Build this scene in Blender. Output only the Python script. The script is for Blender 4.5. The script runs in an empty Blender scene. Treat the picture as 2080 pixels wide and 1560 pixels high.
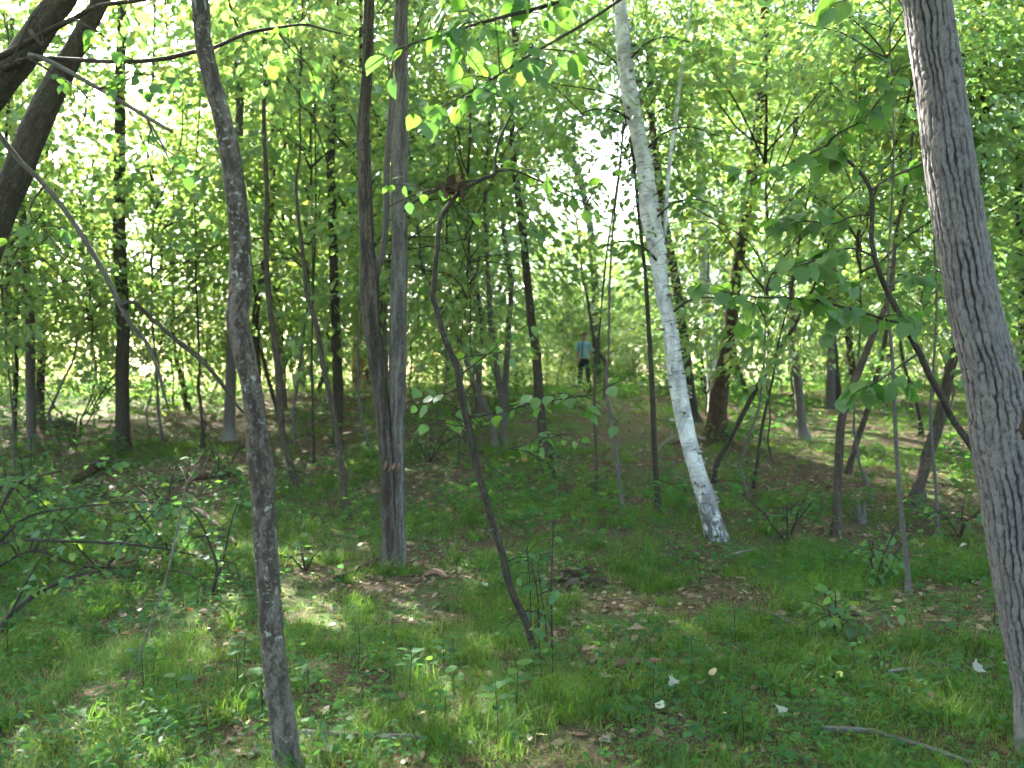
import bpy, math, random
import numpy as np
from mathutils import Vector, Matrix, Euler

R = math.radians
sc = bpy.context.scene
# ------------------------------------------------------------------ camera
CAMZ, F, CX, CY = 1.55, 1632.0, 1040.0, 780.0
cam = bpy.data.cameras.new('camera'); camo = bpy.data.objects.new('camera', cam)
sc.collection.objects.link(camo); sc.camera = camo
cam.sensor_width = 36; cam.lens = 36 * F / 2080.0
cam.clip_start = 0.05; cam.clip_end = 2000
camo.location = (0, 0, CAMZ); camo.rotation_euler = (R(90), 0, 0)
cam.dof.use_dof = True; cam.dof.focus_distance = 4.6; cam.dof.aperture_fstop = 2.0
# ------------------------------------------------------------------ sky, sun, exposure
SUN_AZ, SUN_EL = R(-32), R(36)
w = bpy.data.worlds.new('World'); sc.world = w; w.use_nodes = True
nt = w.node_tree; bg = nt.nodes['Background']
sky = nt.nodes.new('ShaderNodeTexSky'); sky.sky_type = 'NISHITA'; sky.sun_disc = False
sky.sun_elevation = SUN_EL; sky.sun_rotation = SUN_AZ
sky.air_density = 1.0; sky.dust_density = 3.0; sky.ozone_density = 1.0
nt.links.new(sky.outputs[0], bg.inputs[0]); bg.inputs[1].default_value = 0.11
sl = bpy.data.lights.new('sun', 'SUN'); slo = bpy.data.objects.new('sun', sl); sc.collection.objects.link(slo)
sl.energy = 5.0; sl.angle = R(0.53); sl.color = (1.0, 0.95, 0.87)
sdir = Vector((math.sin(SUN_AZ) * math.cos(SUN_EL), math.cos(SUN_AZ) * math.cos(SUN_EL), math.sin(SUN_EL)))
slo.rotation_euler = sdir.to_track_quat('Z', 'Y').to_euler(); slo.location = (-20, 20, 30)
vs = sc.view_settings; vs.view_transform = 'Standard'; vs.look = 'None'; vs.exposure = 3.35; vs.gamma = 1.0
vs.use_curve_mapping = False
sc.render.engine = 'CYCLES'
cy = sc.cycles
cy.use_denoising = True; cy.use_adaptive_sampling = True; cy.adaptive_threshold = 0.08; cy.adaptive_min_samples = 20
cy.max_bounces = 7; cy.diffuse_bounces = 5; cy.glossy_bounces = 1; cy.transmission_bounces = 4
cy.transparent_max_bounces = 4; cy.caustics_reflective = False; cy.caustics_refractive = False
cy.sample_clamp_indirect = 6.0

# ------------------------------------------------------------------ helpers
C = sc.collection
rng = np.random.default_rng(7); rnd = random.Random(11)
WORLD = {}

def prof_z(x, y):
    x = np.asarray(x, float); y = np.asarray(y, float)
    Y = [-40, 0, 5, 7, 8, 10, 13, 17, 22, 27, 40, 60, 120, 700]
    Z = [-.6, 0, 0, .04, .08, .22, .55, .93, 1.30, 1.46, 1.42, 1.0, .2, -4]
    z = np.interp(y, Y, Z)
    z = z - .22 * np.clip((-x - 3) / 8, 0, 1) * np.clip((y - 9) / 10, 0, 1)
    k = np.clip(1.4 - y / 60, 0, 1)
    z = z + k * (.035 * np.sin(x * 1.3 + y * .7) + .03 * np.sin(y * 1.7 - x * .6 + 1) + .02 * np.sin(x * 2.9 + 2) * np.sin(y * 2.3))
    return z

def gz(x, y): return float(prof_z(x, y))
def P(px, py, Y): return Vector(((px - CX) / F * Y, Y, CAMZ + (CY - py) / F * Y))
def hit(px, py):
    ys = np.arange(2.0, 60, .01)
    below = CAMZ + (CY - py) / F * ys <= prof_z((px - CX) / F * ys, ys)
    i = np.argmax(below) if below.any() else len(ys) - 1
    return float(ys[i])
def on_ground(px, py):
    Y = hit(px, py); x = (px - CX) / F * Y
    return Vector((x, Y, gz(x, Y)))

def mk_mesh(name, V, faces, mat=None, smooth=True, attrs=None):
    """V (n,3); faces: list of (m,k) int arrays"""
    V = np.asarray(V, np.float32)
    me = bpy.data.meshes.new(name)
    faces = [np.asarray(f, np.int32) for f in faces if len(f)]
    nl = sum(f.size for f in faces); nf = sum(len(f) for f in faces)
    me.vertices.add(len(V)); me.vertices.foreach_set('co', V.ravel())
    me.loops.add(nl); me.loops.foreach_set('vertex_index', np.concatenate([f.ravel() for f in faces]))
    starts = []; s = 0
    for f in faces:
        k = f.shape[1]; starts.append(s + np.arange(len(f)) * k); s += f.size
    me.polygons.add(nf); me.polygons.foreach_set('loop_start', np.concatenate(starts).astype(np.int32))
    if smooth: me.polygons.foreach_set('use_smooth', np.ones(nf, bool))
    me.update(calc_edges=True)
    for k, (typ, dom, data) in (attrs or {}).items():
        a = me.attributes.new(k, typ, dom)
        a.data.foreach_set('vector' if typ == 'FLOAT_VECTOR' else 'value', np.asarray(data, np.float32 if typ != 'INT' else np.int32).ravel())
    if mat: me.materials.append(mat)
    return me

def obj(name, me, parent=None, M=None):
    """M = world matrix"""
    o = bpy.data.objects.new(name, me); C.objects.link(o)
    M = M or Matrix()
    if parent is not None:
        o.parent = parent; L = WORLD[parent].inverted() @ M
    else: L = M
    WORLD[o] = M
    o.matrix_local = L
    return o
def tag(o, label, cat, group=None):
    o['label'] = label; o['category'] = cat
    if group: o['group'] = group
    return o
def empty(name, loc, label, cat, group=None, rz=0, s=1.0):
    M = Matrix.Translation(loc) @ Matrix.Rotation(rz, 4, 'Z') @ Matrix.Scale(s, 4)
    return tag(obj(name, None, None, M), label, cat, group)

# value noise on a grid, periodic in u
_tab = rng.random((256, 256))
def vn(u, v, per=None):
    u = np.asarray(u, float); v = np.asarray(v, float)
    iu = np.floor(u).astype(int); iv = np.floor(v).astype(int); fu = u - iu; fv = v - iv
    fu = fu * fu * (3 - 2 * fu); fv = fv * fv * (3 - 2 * fv)
    p = per or 256
    a0, a1 = iu % p, (iu + 1) % p; b0, b1 = iv % 256, (iv + 1) % 256
    return (_tab[a0, b0] * (1 - fu) * (1 - fv) + _tab[a1, b0] * fu * (1 - fv) + _tab[a0, b1] * (1 - fu) * fv + _tab[a1, b1] * fu * fv)

def smooth_path(pts, rad, step):
    pts = np.array([tuple(p) for p in pts], float); rad = np.asarray(rad, float)
    seg = np.linalg.norm(np.diff(pts, axis=0), axis=1); s = np.concatenate([[0], np.cumsum(seg)])
    n = max(3, int(s[-1] / step) + 1); t = np.linspace(0, s[-1], n)
    Pd = np.vstack([2 * pts[0] - pts[1], pts, 2 * pts[-1] - pts[-2]])
    i = np.clip(np.searchsorted(s, t, side='right') - 1, 0, len(pts) - 2)
    f = ((t - s[i]) / np.maximum(seg[i], 1e-9))[:, None]
    p0, p1, p2, p3 = Pd[i], Pd[i + 1], Pd[i + 2], Pd[i + 3]
    out = .5 * (2 * p1 + (p2 - p0) * f + (2 * p0 - 5 * p1 + 4 * p2 - p3) * f ** 2 + (3 * p1 - p0 - 3 * p2 + p3) * f ** 3)
    return out, np.interp(t, s, rad), t

def tube(pts, rad, n=10, step=.08, relief=None, lump=.04, seed=0, caps=True):
    """closed tube; relief(theta01, s, r) -> radial offset. returns V, [quads,tris], bk"""
    p, r, s = smooth_path(pts, rad, step)
    T = np.gradient(p, axis=0); T /= np.linalg.norm(T, axis=1)[:, None] + 1e-12
    ref = np.array([0, 1., 0]) if abs(T[0][1]) < .8 else np.array([1., 0, 0])
    U = np.zeros_like(p); u = ref - T[0] * ref.dot(T[0]); u /= np.linalg.norm(u)
    for k in range(len(p)):
        u = u - T[k] * u.dot(T[k]); u /= np.linalg.norm(u) + 1e-12; U[k] = u
    W = np.cross(T, U)
    th = np.linspace(0, 1, n, endpoint=False); a = th * 2 * np.pi
    TH, S = np.meshgrid(th, s)
    rr = r[:, None] * (1 + lump * (2 * vn(TH * 4 + seed * 3, S * 3 + seed * 7.3, None) - 1) * np.sin(np.pi * TH) ** .5)
    h = np.zeros_like(rr)
    if relief is not None:
        h = relief(TH, S, r[:, None]); rr = rr + h
    V = p[:, None, :] + rr[..., None] * (np.cos(a)[None, :, None] * U[:, None, :] + np.sin(a)[None, :, None] * W[:, None, :])
    bk = np.stack([np.cos(a)[None, :] * r[:, None], np.sin(a)[None, :] * r[:, None], S + seed * 1.7], -1)
    m = len(p); idx = np.arange(m * n).reshape(m, n); nx = np.roll(idx, -1, axis=1)
    Q = np.stack([idx[:-1], nx[:-1], nx[1:], idx[1:]], -1).reshape(-1, 4)
    V = V.reshape(-1, 3); bk = bk.reshape(-1, 3); h = h.ravel(); tris = np.zeros((0, 3), int)
    if caps:
        c0, c1 = len(V), len(V) + 1
        V = np.vstack([V, p[0], p[-1]]); bk = np.vstack([bk, [0, 0, s[0]], [0, 0, s[-1]]]); h = np.concatenate([h, [0, 0]])
        tris = np.vstack([np.stack([nx[0], idx[0], np.full(n, c0)], -1), np.stack([idx[-1], nx[-1], np.full(n, c1)], -1)])
    return V, Q, tris, bk, h

class MB:
    def __init__(s): s.V = []; s.Q = []; s.T = []; s.B = []; s.H = []; s.n = 0
    def tube(s, *a, **k):
        V, Q, T, B, H = tube(*a, **k)
        s.V.append(V); s.Q.append(Q + s.n); s.T.append(T + s.n); s.B.append(B); s.H.append(H); s.n += len(V)
        return s
    def mesh(s, name, mat):
        V = np.vstack(s.V); B = np.vstack(s.B); H = np.concatenate(s.H)
        return mk_mesh(name, V, [np.vstack(s.Q), np.vstack(s.T)], mat, True,
                       {'bk': ('FLOAT_VECTOR', 'POINT', B), 'cav': ('FLOAT', 'POINT', H)})

# ------------------------------------------------------------------ materials
def newmat(name):
    m = bpy.data.materials.new(name); m.use_nodes = True; t = m.node_tree
    for n in list(t.nodes): t.nodes.remove(n)
    out = t.nodes.new('ShaderNodeOutputMaterial')
    return m, t, out
def N(t, typ, **k):
    n = t.nodes.new('ShaderNode' + typ)
    for a, v in k.items(): setattr(n, a, v)
    return n
def ramp(t, fac, stops, interp='LINEAR'):
    r = N(t, 'ValToRGB'); r.color_ramp.interpolation = interp
    el = r.color_ramp.elements
    while len(el) < len(stops): el.new(.5)
    for e, (p, c) in zip(el, stops): e.position = p; e.color = (*c, 1)
    t.links.new(fac, r.inputs[0]); return r.outputs[0]
def math_(t, op, a, b=None):
    n = N(t, 'Math', operation=op)
    for i, v in enumerate((a, b)):
        if v is None: continue
        if isinstance(v, (int, float)): n.inputs[i].default_value = v
        else: t.links.new(v, n.inputs[i])
    return n.outputs[0]
def mixc(t, fac, a, b, mode='MIX'):
    n = N(t, 'MixRGB', blend_type=mode)
    for i, v in enumerate((fac, a, b)):
        if isinstance(v, (int, float)): n.inputs[i].default_value = v
        elif isinstance(v, tuple): n.inputs[i].default_value = (*v, 1)
        else: t.links.new(v, n.inputs[i])
    return n.outputs[0]
def noise(t, vec, scale, detail=4, rough=.6, dist=0):
    n = N(t, 'TexNoise'); n.inputs['Scale'].default_value = scale; n.inputs['Detail'].default_value = detail
    n.inputs['Roughness'].default_value = rough; n.inputs['Distortion'].default_value = dist
    if vec is not None: t.links.new(vec, n.inputs['Vector'])
    return n.outputs['Fac']
def scaled(t, vec, s):
    n = N(t, 'Mapping'); n.inputs['Scale'].default_value = s; t.links.new(vec, n.inputs['Vector']); return n.outputs[0]

def leaf_mat(name, refl, trans, gloss=.06, use_attr=True, tw=.5, veins=False):
    """refl / trans: ramps of colours chosen per leaf"""
    m, t, out = newmat(name)
    oi = N(t, 'ObjectInfo')
    if use_attr:
        at = N(t, 'Attribute', attribute_name='rnd')
        f = math_(t, 'FRACT', math_(t, 'ADD', at.outputs['Fac'], math_(t, 'MULTIPLY', oi.outputs['Random'], .35)))
    else: f = oi.outputs['Random']
    k = len(refl)
    st = lambda L: [(i / max(k - 1, 1), c) for i, c in enumerate(L)]
    cr, ct_ = ramp(t, f, st(refl)), ramp(t, f, st(trans))
    if veins:
        tc = N(t, 'TexCoord'); sp = N(t, 'SeparateXYZ'); t.links.new(tc.outputs['Object'], sp.inputs[0])
        ay = math_(t, 'ABSOLUTE', sp.outputs[1])
        w_ = math_(t, 'ABSOLUTE', math_(t, 'SUBTRACT', math_(t, 'FRACT', math_(t, 'MULTIPLY', math_(t, 'SUBTRACT', sp.outputs[0], math_(t, 'MULTIPLY', ay, .9)), 7.0)), .5))
        vm = math_(t, 'MAXIMUM', ramp(t, w_, [(.0, (.8, .8, .8)), (.10, (0, 0, 0))]), ramp(t, ay, [(.008, (1, 1, 1)), (.03, (0, 0, 0))]))
        bl = noise(t, tc.outputs['Object'], 6.0, 3, .6); ed = ramp(t, bl, [(.60, (0, 0, 0)), (.74, (1, 1, 1))])
        cr = mixc(t, math_(t, 'MULTIPLY', vm, .45), cr, (.16, .22, .09)); ct_ = mixc(t, math_(t, 'MULTIPLY', vm, .55), ct_, (.08, .16, .03))
        cr = mixc(t, math_(t, 'MULTIPLY', ed, .35), cr, (.20, .17, .06)); ct_ = mixc(t, math_(t, 'MULTIPLY', ed, .35), ct_, (.36, .30, .08))
    d = N(t, 'BsdfDiffuse'); tr = N(t, 'BsdfTranslucent'); g = N(t, 'BsdfGlossy'); g.inputs['Roughness'].default_value = .5
    g.inputs['Color'].default_value = (.9, .95, 1, 1)
    t.links.new(cr, d.inputs[0]); t.links.new(ct_, tr.inputs[0])
    mx = N(t, 'MixShader'); mx.inputs[0].default_value = tw
    t.links.new(d.outputs[0], mx.inputs[1]); t.links.new(tr.outputs[0], mx.inputs[2])
    m2 = N(t, 'MixShader'); m2.inputs[0].default_value = gloss
    t.links.new(mx.outputs[0], m2.inputs[1]); t.links.new(g.outputs[0], m2.inputs[2])
    t.links.new(m2.outputs[0], out.inputs[0])
    return m

GR = [(.085, .175, .06), (.105, .20, .062), (.07, .155, .068), (.125, .215, .06), (.09, .185, .072), (.18, .21, .06)]
GT = [(.25, .47, .09), (.33, .54, .09), (.20, .42, .11), (.42, .57, .09), (.26, .48, .12), (.58, .55, .10)]
M_leaf = leaf_mat('canopy_leaf', GR, GT)
M_near = leaf_mat('near_leaf', [(.07, .15, .05), (.09, .18, .05), (.08, .16, .06), (.11, .20, .05)],
                  [(.11, .30, .03), (.16, .36, .03), (.10, .27, .04), (.20, .38, .03)], gloss=.03, use_attr=False, veins=True)
M_bush = leaf_mat('bush_leaf', [(.045, .13, .05), (.06, .15, .055), (.05, .135, .058), (.08, .17, .045), (.10, .17, .04)],
                  [(.13, .34, .06), (.18, .40, .05), (.12, .30, .07), (.26, .44, .04), (.30, .42, .05)], gloss=.025, use_attr=False, veins=True)
M_grass = leaf_mat('grass_blade', [(.085, .165, .026), (.065, .14, .025), (.105, .185, .028), (.15, .20, .034), (.27, .24, .10)],
                   [(.17, .38, .03), (.14, .33, .03), (.21, .42, .03), (.28, .42, .04), (.40, .36, .12)], gloss=.02)
M_herb = leaf_mat('herb_leaf', [(.045, .135, .038), (.06, .15, .035), (.038, .115, .045), (.075, .165, .033)],
                  [(.11, .30, .05), (.16, .35, .04), (.10, .26, .06), (.2, .38, .04)], gloss=.012)
M_litter = leaf_mat('dead_leaf', [(.17, .10, .06), (.24, .15, .09), (.12, .075, .05), (.30, .20, .13), (.20, .115, .06), (.36, .28, .20)],
                    [(.20, .10, .04), (.26, .15, .07), (.14, .07, .03), (.3, .2, .1), (.24, .11, .04), (.34, .25, .15)], gloss=.05, tw=.25)
M_pale = leaf_mat('pale_dead_leaf', [(.36, .36, .29), (.28, .28, .22), (.42, .40, .33)], [(.4, .4, .3), (.4, .4, .3), (.4, .4, .3)], gloss=.05, use_attr=False, tw=.25)
M_tan = leaf_mat('tan_dead_leaf', [(.42, .29, .17), (.48, .36, .22), (.38, .23, .12)], [(.4, .25, .12)] * 3, gloss=.05, use_attr=False, tw=.25)
M_yel = leaf_mat('yellow_leaf', [(.62, .55, .18), (.55, .50, .12), (.6, .5, .2)], [(.6, .5, .1)] * 3, gloss=.06, use_attr=False, tw=.3)
M_orange = leaf_mat('orange_leaf', [(.50, .22, .06), (.48, .30, .06), (.42, .16, .05)], [(.6, .3, .05)] * 3, gloss=.05, use_attr=False, tw=.4)

def bark_mat(name, cols, sc_xy=30, sc_z=6, bump=.012, lichen=0, moss=0, cav=0.0, fine=90):
    m, t, out = newmat(name)
    at = N(t, 'Attribute', attribute_name='bk'); v = at.outputs['Vector']
    oi = N(t, 'ObjectInfo')
    off = N(t, 'VectorMath', operation='ADD'); t.links.new(v, off.inputs[0])
    cmb = N(t, 'CombineXYZ'); t.links.new(math_(t, 'MULTIPLY', oi.outputs['Random'], 37.0), cmb.inputs[2]); t.links.new(cmb.outputs[0], off.inputs[1])
    v = off.outputs[0]
    n1 = noise(t, scaled(t, v, (sc_xy, sc_xy, sc_z)), 1.0, 6, .68, .35)
    n2 = noise(t, scaled(t, v, (fine, fine, fine * .4)), 1.0, 4, .7)
    n3 = noise(t, v, 2.2, 3, .6)
    f = math_(t, 'ADD', math_(t, 'MULTIPLY', n1, .65), math_(t, 'MULTIPLY', n2, .35))
    if cav:
        ca = N(t, 'Attribute', attribute_name='cav')
        f = math_(t, 'ADD', f, math_(t, 'MULTIPLY', ca.outputs['Fac'], cav))
    col = ramp(t, f, [(.30, cols[0]), (.48, cols[1]), (.64, cols[2])])
    col = mixc(t, math_(t, 'MULTIPLY', n3, .5), col, mixc(t, .6, col, cols[1]))
    if lichen:
        l = noise(t, v, 46, 3, .65, .5)
        l = math_(t, 'MULTIPLY', ramp(t, l, [(.58, (0, 0, 0)), (.66, (1, 1, 1))]), ramp(t, n3, [(.42, (0, 0, 0)), (.6, (1, 1, 1))]))
        col = mixc(t, math_(t, 'MULTIPLY', l, lichen), col, (.36, .40, .33))
    if moss:
        l = ramp(t, noise(t, v, 9, 4, .7), [(.5, (0, 0, 0)), (.68, (1, 1, 1))])
        col = mixc(t, math_(t, 'MULTIPLY', l, moss), col, (.05, .08, .025))
    b = N(t, 'Bump'); b.inputs['Strength'].default_value = .9; b.inputs['Distance'].default_value = bump
    t.links.new(f, b.inputs['Height'])
    d = N(t, 'BsdfPrincipled'); d.inputs['Roughness'].default_value = .9; d.inputs['Specular IOR Level'].default_value = .2
    t.links.new(col, d.inputs['Base Color']); t.links.new(b.outputs[0], d.inputs['Normal'])
    t.links.new(d.outputs[0], out.inputs[0])
    return m
M_barkA = bark_mat('scaly_bark', [(0.0217, 0.01612, 0.0124), (0.0589, 0.0465, 0.03596), (0.1488, 0.1271, 0.1054)], 110, 55, .006, lichen=.7, cav=30, fine=220)
M_barkO = bark_mat('furrowed_bark', [(0.0217, 0.0186, 0.0186), (0.0868, 0.0775, 0.07564), (0.1674, 0.155, 0.1519)], 80, 25, .005, lichen=.15, cav=30, fine=200)
M_barkG = bark_mat('grey_bark', [(0.035, 0.0294, 0.0266), (0.0945, 0.0805, 0.0735), (0.175, 0.1575, 0.147)], 90, 22, .005, lichen=.25, cav=30, fine=180)
M_barkD = bark_mat('dark_bark', [(.012, .010, .008), (.036, .028, .021), (.085, .068, .053)], 40, 10, .008, lichen=.2, moss=.2)
M_barkB = bark_mat('brown_bark', [(0.018, 0.0135, 0.00975), (0.05625, 0.04275, 0.03225), (0.12, 0.09525, 0.075)], 45, 10, .008, lichen=.3)
M_barkT = bark_mat('brown_grey_bark', [(0.0196, 0.0154, 0.0126), (0.0595, 0.0476, 0.0392), (0.126, 0.105, 0.0896)], 90, 22, .005, lichen=.2, cav=30, fine=180)
M_barkB2 = bark_mat('dark_brown_ridged_bark', [(.014, .011, .009), (.05, .039, .031), (.115, .092, .075)], 90, 22, .005, lichen=.2, cav=30, fine=180)
M_barkR = bark_mat('reddish_bark', [(.07, .035, .025), (.22, .12, .085), (.42, .27, .21)], 24, 5, .02, cav=10)
M_dead = bark_mat('weathered_wood', [(0.04, 0.0352, 0.0304), (0.104, 0.092, 0.08), (0.2, 0.184, 0.168)], 60, 8, .004)
M_rot = bark_mat('rotten_wood', [(.015, .011, .008), (.05, .033, .022), (.14, .09, .06)], 30, 10, .012, moss=.35)
M_pale_wood = bark_mat('bleached_wood', [(.07, .06, .05), (.20, .18, .16), (.38, .36, .33)], 60, 18, .003, fine=160)
M_pale_stem = bark_mat('pale_stem_bark', [(.06, .05, .038), (.12, .10, .075), (.19, .165, .13)], 90, 18, .002)

def birch_mat(name):
    m, t, out = newmat(name)
    v = N(t, 'Attribute', attribute_name='bk').outputs['Vector']
    col = ramp(t, noise(t, scaled(t, v, (9, 9, 5)), 1, 5, .65), [(.3, (.38, .375, .375)), (.46, (.56, .555, .55)), (.7, (.72, .71, .70))])
    st = noise(t, scaled(t, v, (9, 9, 70)), 1, 5, .7, .3)
    st = ramp(t, st, [(.56, (0, 0, 0)), (.63, (1, 1, 1))])
    col = mixc(t, math_(t, 'MULTIPLY', st, .85), col, (.06, .052, .048))
    pt = ramp(t, noise(t, scaled(t, v, (14, 14, 16)), 1, 4, .7, .6), [(.60, (0, 0, 0)), (.66, (1, 1, 1))])
    col = mixc(t, math_(t, 'MULTIPLY', pt, .75), col, (.07, .06, .055))
    gr = ramp(t, noise(t, scaled(t, v, (5, 5, 3.2)), 1, 6, .72, .8), [(.46, (0, 0, 0)), (.58, (1, 1, 1))])
    col = mixc(t, math_(t, 'MULTIPLY', gr, .62), col, (.17, .165, .16))
    ge = N(t, 'SeparateXYZ'); t.links.new(v, ge.inputs[0])
    low = math_(t, 'MULTIPLY', ramp(t, ge.outputs[2], [(.35, (1, 1, 1)), (.95, (0, 0, 0))]), ramp(t, noise(t, scaled(t, v, (26, 26, 12)), 1, 5, .7), [(.36, (0, 0, 0)), (.5, (1, 1, 1))]))
    col = mixc(t, math_(t, 'MULTIPLY', low, .9), col, (.055, .047, .04))
    b = N(t, 'Bump'); b.inputs['Strength'].default_value = .6; b.inputs['Distance'].default_value = .004
    t.links.new(noise(t, scaled(t, v, (12, 12, 60)), 1, 5, .7), b.inputs['Height'])
    d = N(t, 'BsdfPrincipled'); d.inputs['Roughness'].default_value = .65; d.inputs['Specular IOR Level'].default_value = .3
    t.links.new(col, d.inputs['Base Color']); t.links.new(b.outputs[0], d.inputs['Normal']); t.links.new(d.outputs[0], out.inputs[0])
    return m
M_birch = birch_mat('birch_bark')

def plain(name, col, rough=.8, var=.25, scale=30):
    m, t, out = newmat(name)
    tc = N(t, 'TexCoord')
    n = noise(t, tc.outputs['Object'], scale, 4, .6)
    c = mixc(t, n, tuple(x * (1 - var) for x in col), tuple(min(1, x * (1 + var)) for x in col))
    d = N(t, 'BsdfPrincipled'); d.inputs['Roughness'].default_value = rough; d.inputs['Specular IOR Level'].default_value = .25
    t.links.new(c, d.inputs['Base Color']); t.links.new(d.outputs[0], out.inputs[0]); return m

def ground_mat():
    m, t, out = newmat('forest_floor')
    g = N(t, 'NewGeometry'); v = g.outputs['Position']
    a = noise(t, v, 1.1, 5, .65, .4); b = noise(t, v, 22, 5, .75); c = noise(t, v, 70, 3, .7)
    soil = ramp(t, b, [(.3, (.035, .024, .016)), (.5, (.085, .058, .038)), (.68, (.17, .12, .08))])
    soil = mixc(t, ramp(t, c, [(.55, (0, 0, 0)), (.64, (1, 1, 1))]), soil, (.24, .17, .115))
    green = ramp(t, b, [(.3, (.035, .07, .018)), (.6, (.09, .15, .04)), (.75, (.13, .18, .06))])
    sep = N(t, 'SeparateXYZ'); t.links.new(v, sep.inputs[0])
    far = N(t, 'MapRange'); far.inputs['From Min'].default_value = 34; far.inputs['From Max'].default_value = 52
    t.links.new(sep.outputs[1], far.inputs['Value'])
    f = math_(t, 'MAXIMUM', ramp(t, a, [(.46, (0, 0, 0)), (.60, (.75, .75, .75))]), far.outputs[0])
    col = mixc(t, f, soil, green)
    bm = N(t, 'Bump'); bm.inputs['Strength'].default_value = 1; bm.inputs['Distance'].default_value = .03
    t.links.new(b, bm.inputs['Height'])
    d = N(t, 'BsdfPrincipled'); d.inputs['Roughness'].default_value = .95; d.inputs['Specular IOR Level'].default_value = .1
    t.links.new(col, d.inputs['Base Color']); t.links.new(bm.outputs[0], d.inputs['Normal']); t.links.new(d.outputs[0], out.inputs[0])
    return m

# ------------------------------------------------------------------ ground (one sheet to the horizon)
ux = np.linspace(-1, 1, 241); uy = np.linspace(0, 1, 261)
gx = np.sign(ux) * (np.abs(ux) * 18 + np.abs(ux) ** 6 * 680)
gy = -30 * (1 - uy) ** 3 + uy * 45 + uy ** 8 * 650
GX, GY = np.meshgrid(gx, gy)
GV = np.stack([GX, GY, prof_z(GX, GY)], -1).reshape(-1, 3)
ii = np.arange(len(gy) * len(gx)).reshape(len(gy), len(gx))
GQ = np.stack([ii[:-1, :-1], ii[:-1, 1:], ii[1:, 1:], ii[1:, :-1]], -1).reshape(-1, 4)
gro = obj('ground', mk_mesh('ground', GV, [GQ], ground_mat())); gro['kind'] = 'structure'

# ------------------------------------------------------------------ foliage meshes
def frames(fwd, nrm):
    f = fwd / (np.linalg.norm(fwd, axis=1)[:, None] + 1e-9)
    n = nrm - f * (nrm * f).sum(1)[:, None]; n /= np.linalg.norm(n, axis=1)[:, None] + 1e-9
    return f, n, np.cross(n, f)
TPL = np.array([[0, 0, 0], [.30, -.30, .05], [.68, -.24, .04], [1, 0, -.06], [.68, .24, .04], [.30, .30, .05]])
TPL_Q = np.array([[0, 1, 2, 3], [0, 3, 4, 5]])
def leaves_mesh(name, pos, fwd, nrm, size, mat, wid=1.0, rv=None):
    f, n, s = frames(fwd, nrm); k = len(pos)
    T = TPL * np.array([1, wid, 1])
    V = pos[:, None, :] + size[:, None, None] * (T[None, :, 0:1] * f[:, None] + T[None, :, 1:2] * s[:, None] + T[None, :, 2:3] * n[:, None])
    Q = (TPL_Q[None] + 6 * np.arange(k)[:, None, None]).reshape(-1, 4)
    rv = rng.random(k) if rv is None else rv
    return mk_mesh(name, V.reshape(-1, 3), [Q], mat, False, {'rnd': ('FLOAT', 'FACE', np.repeat(rv, 2))})

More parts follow.
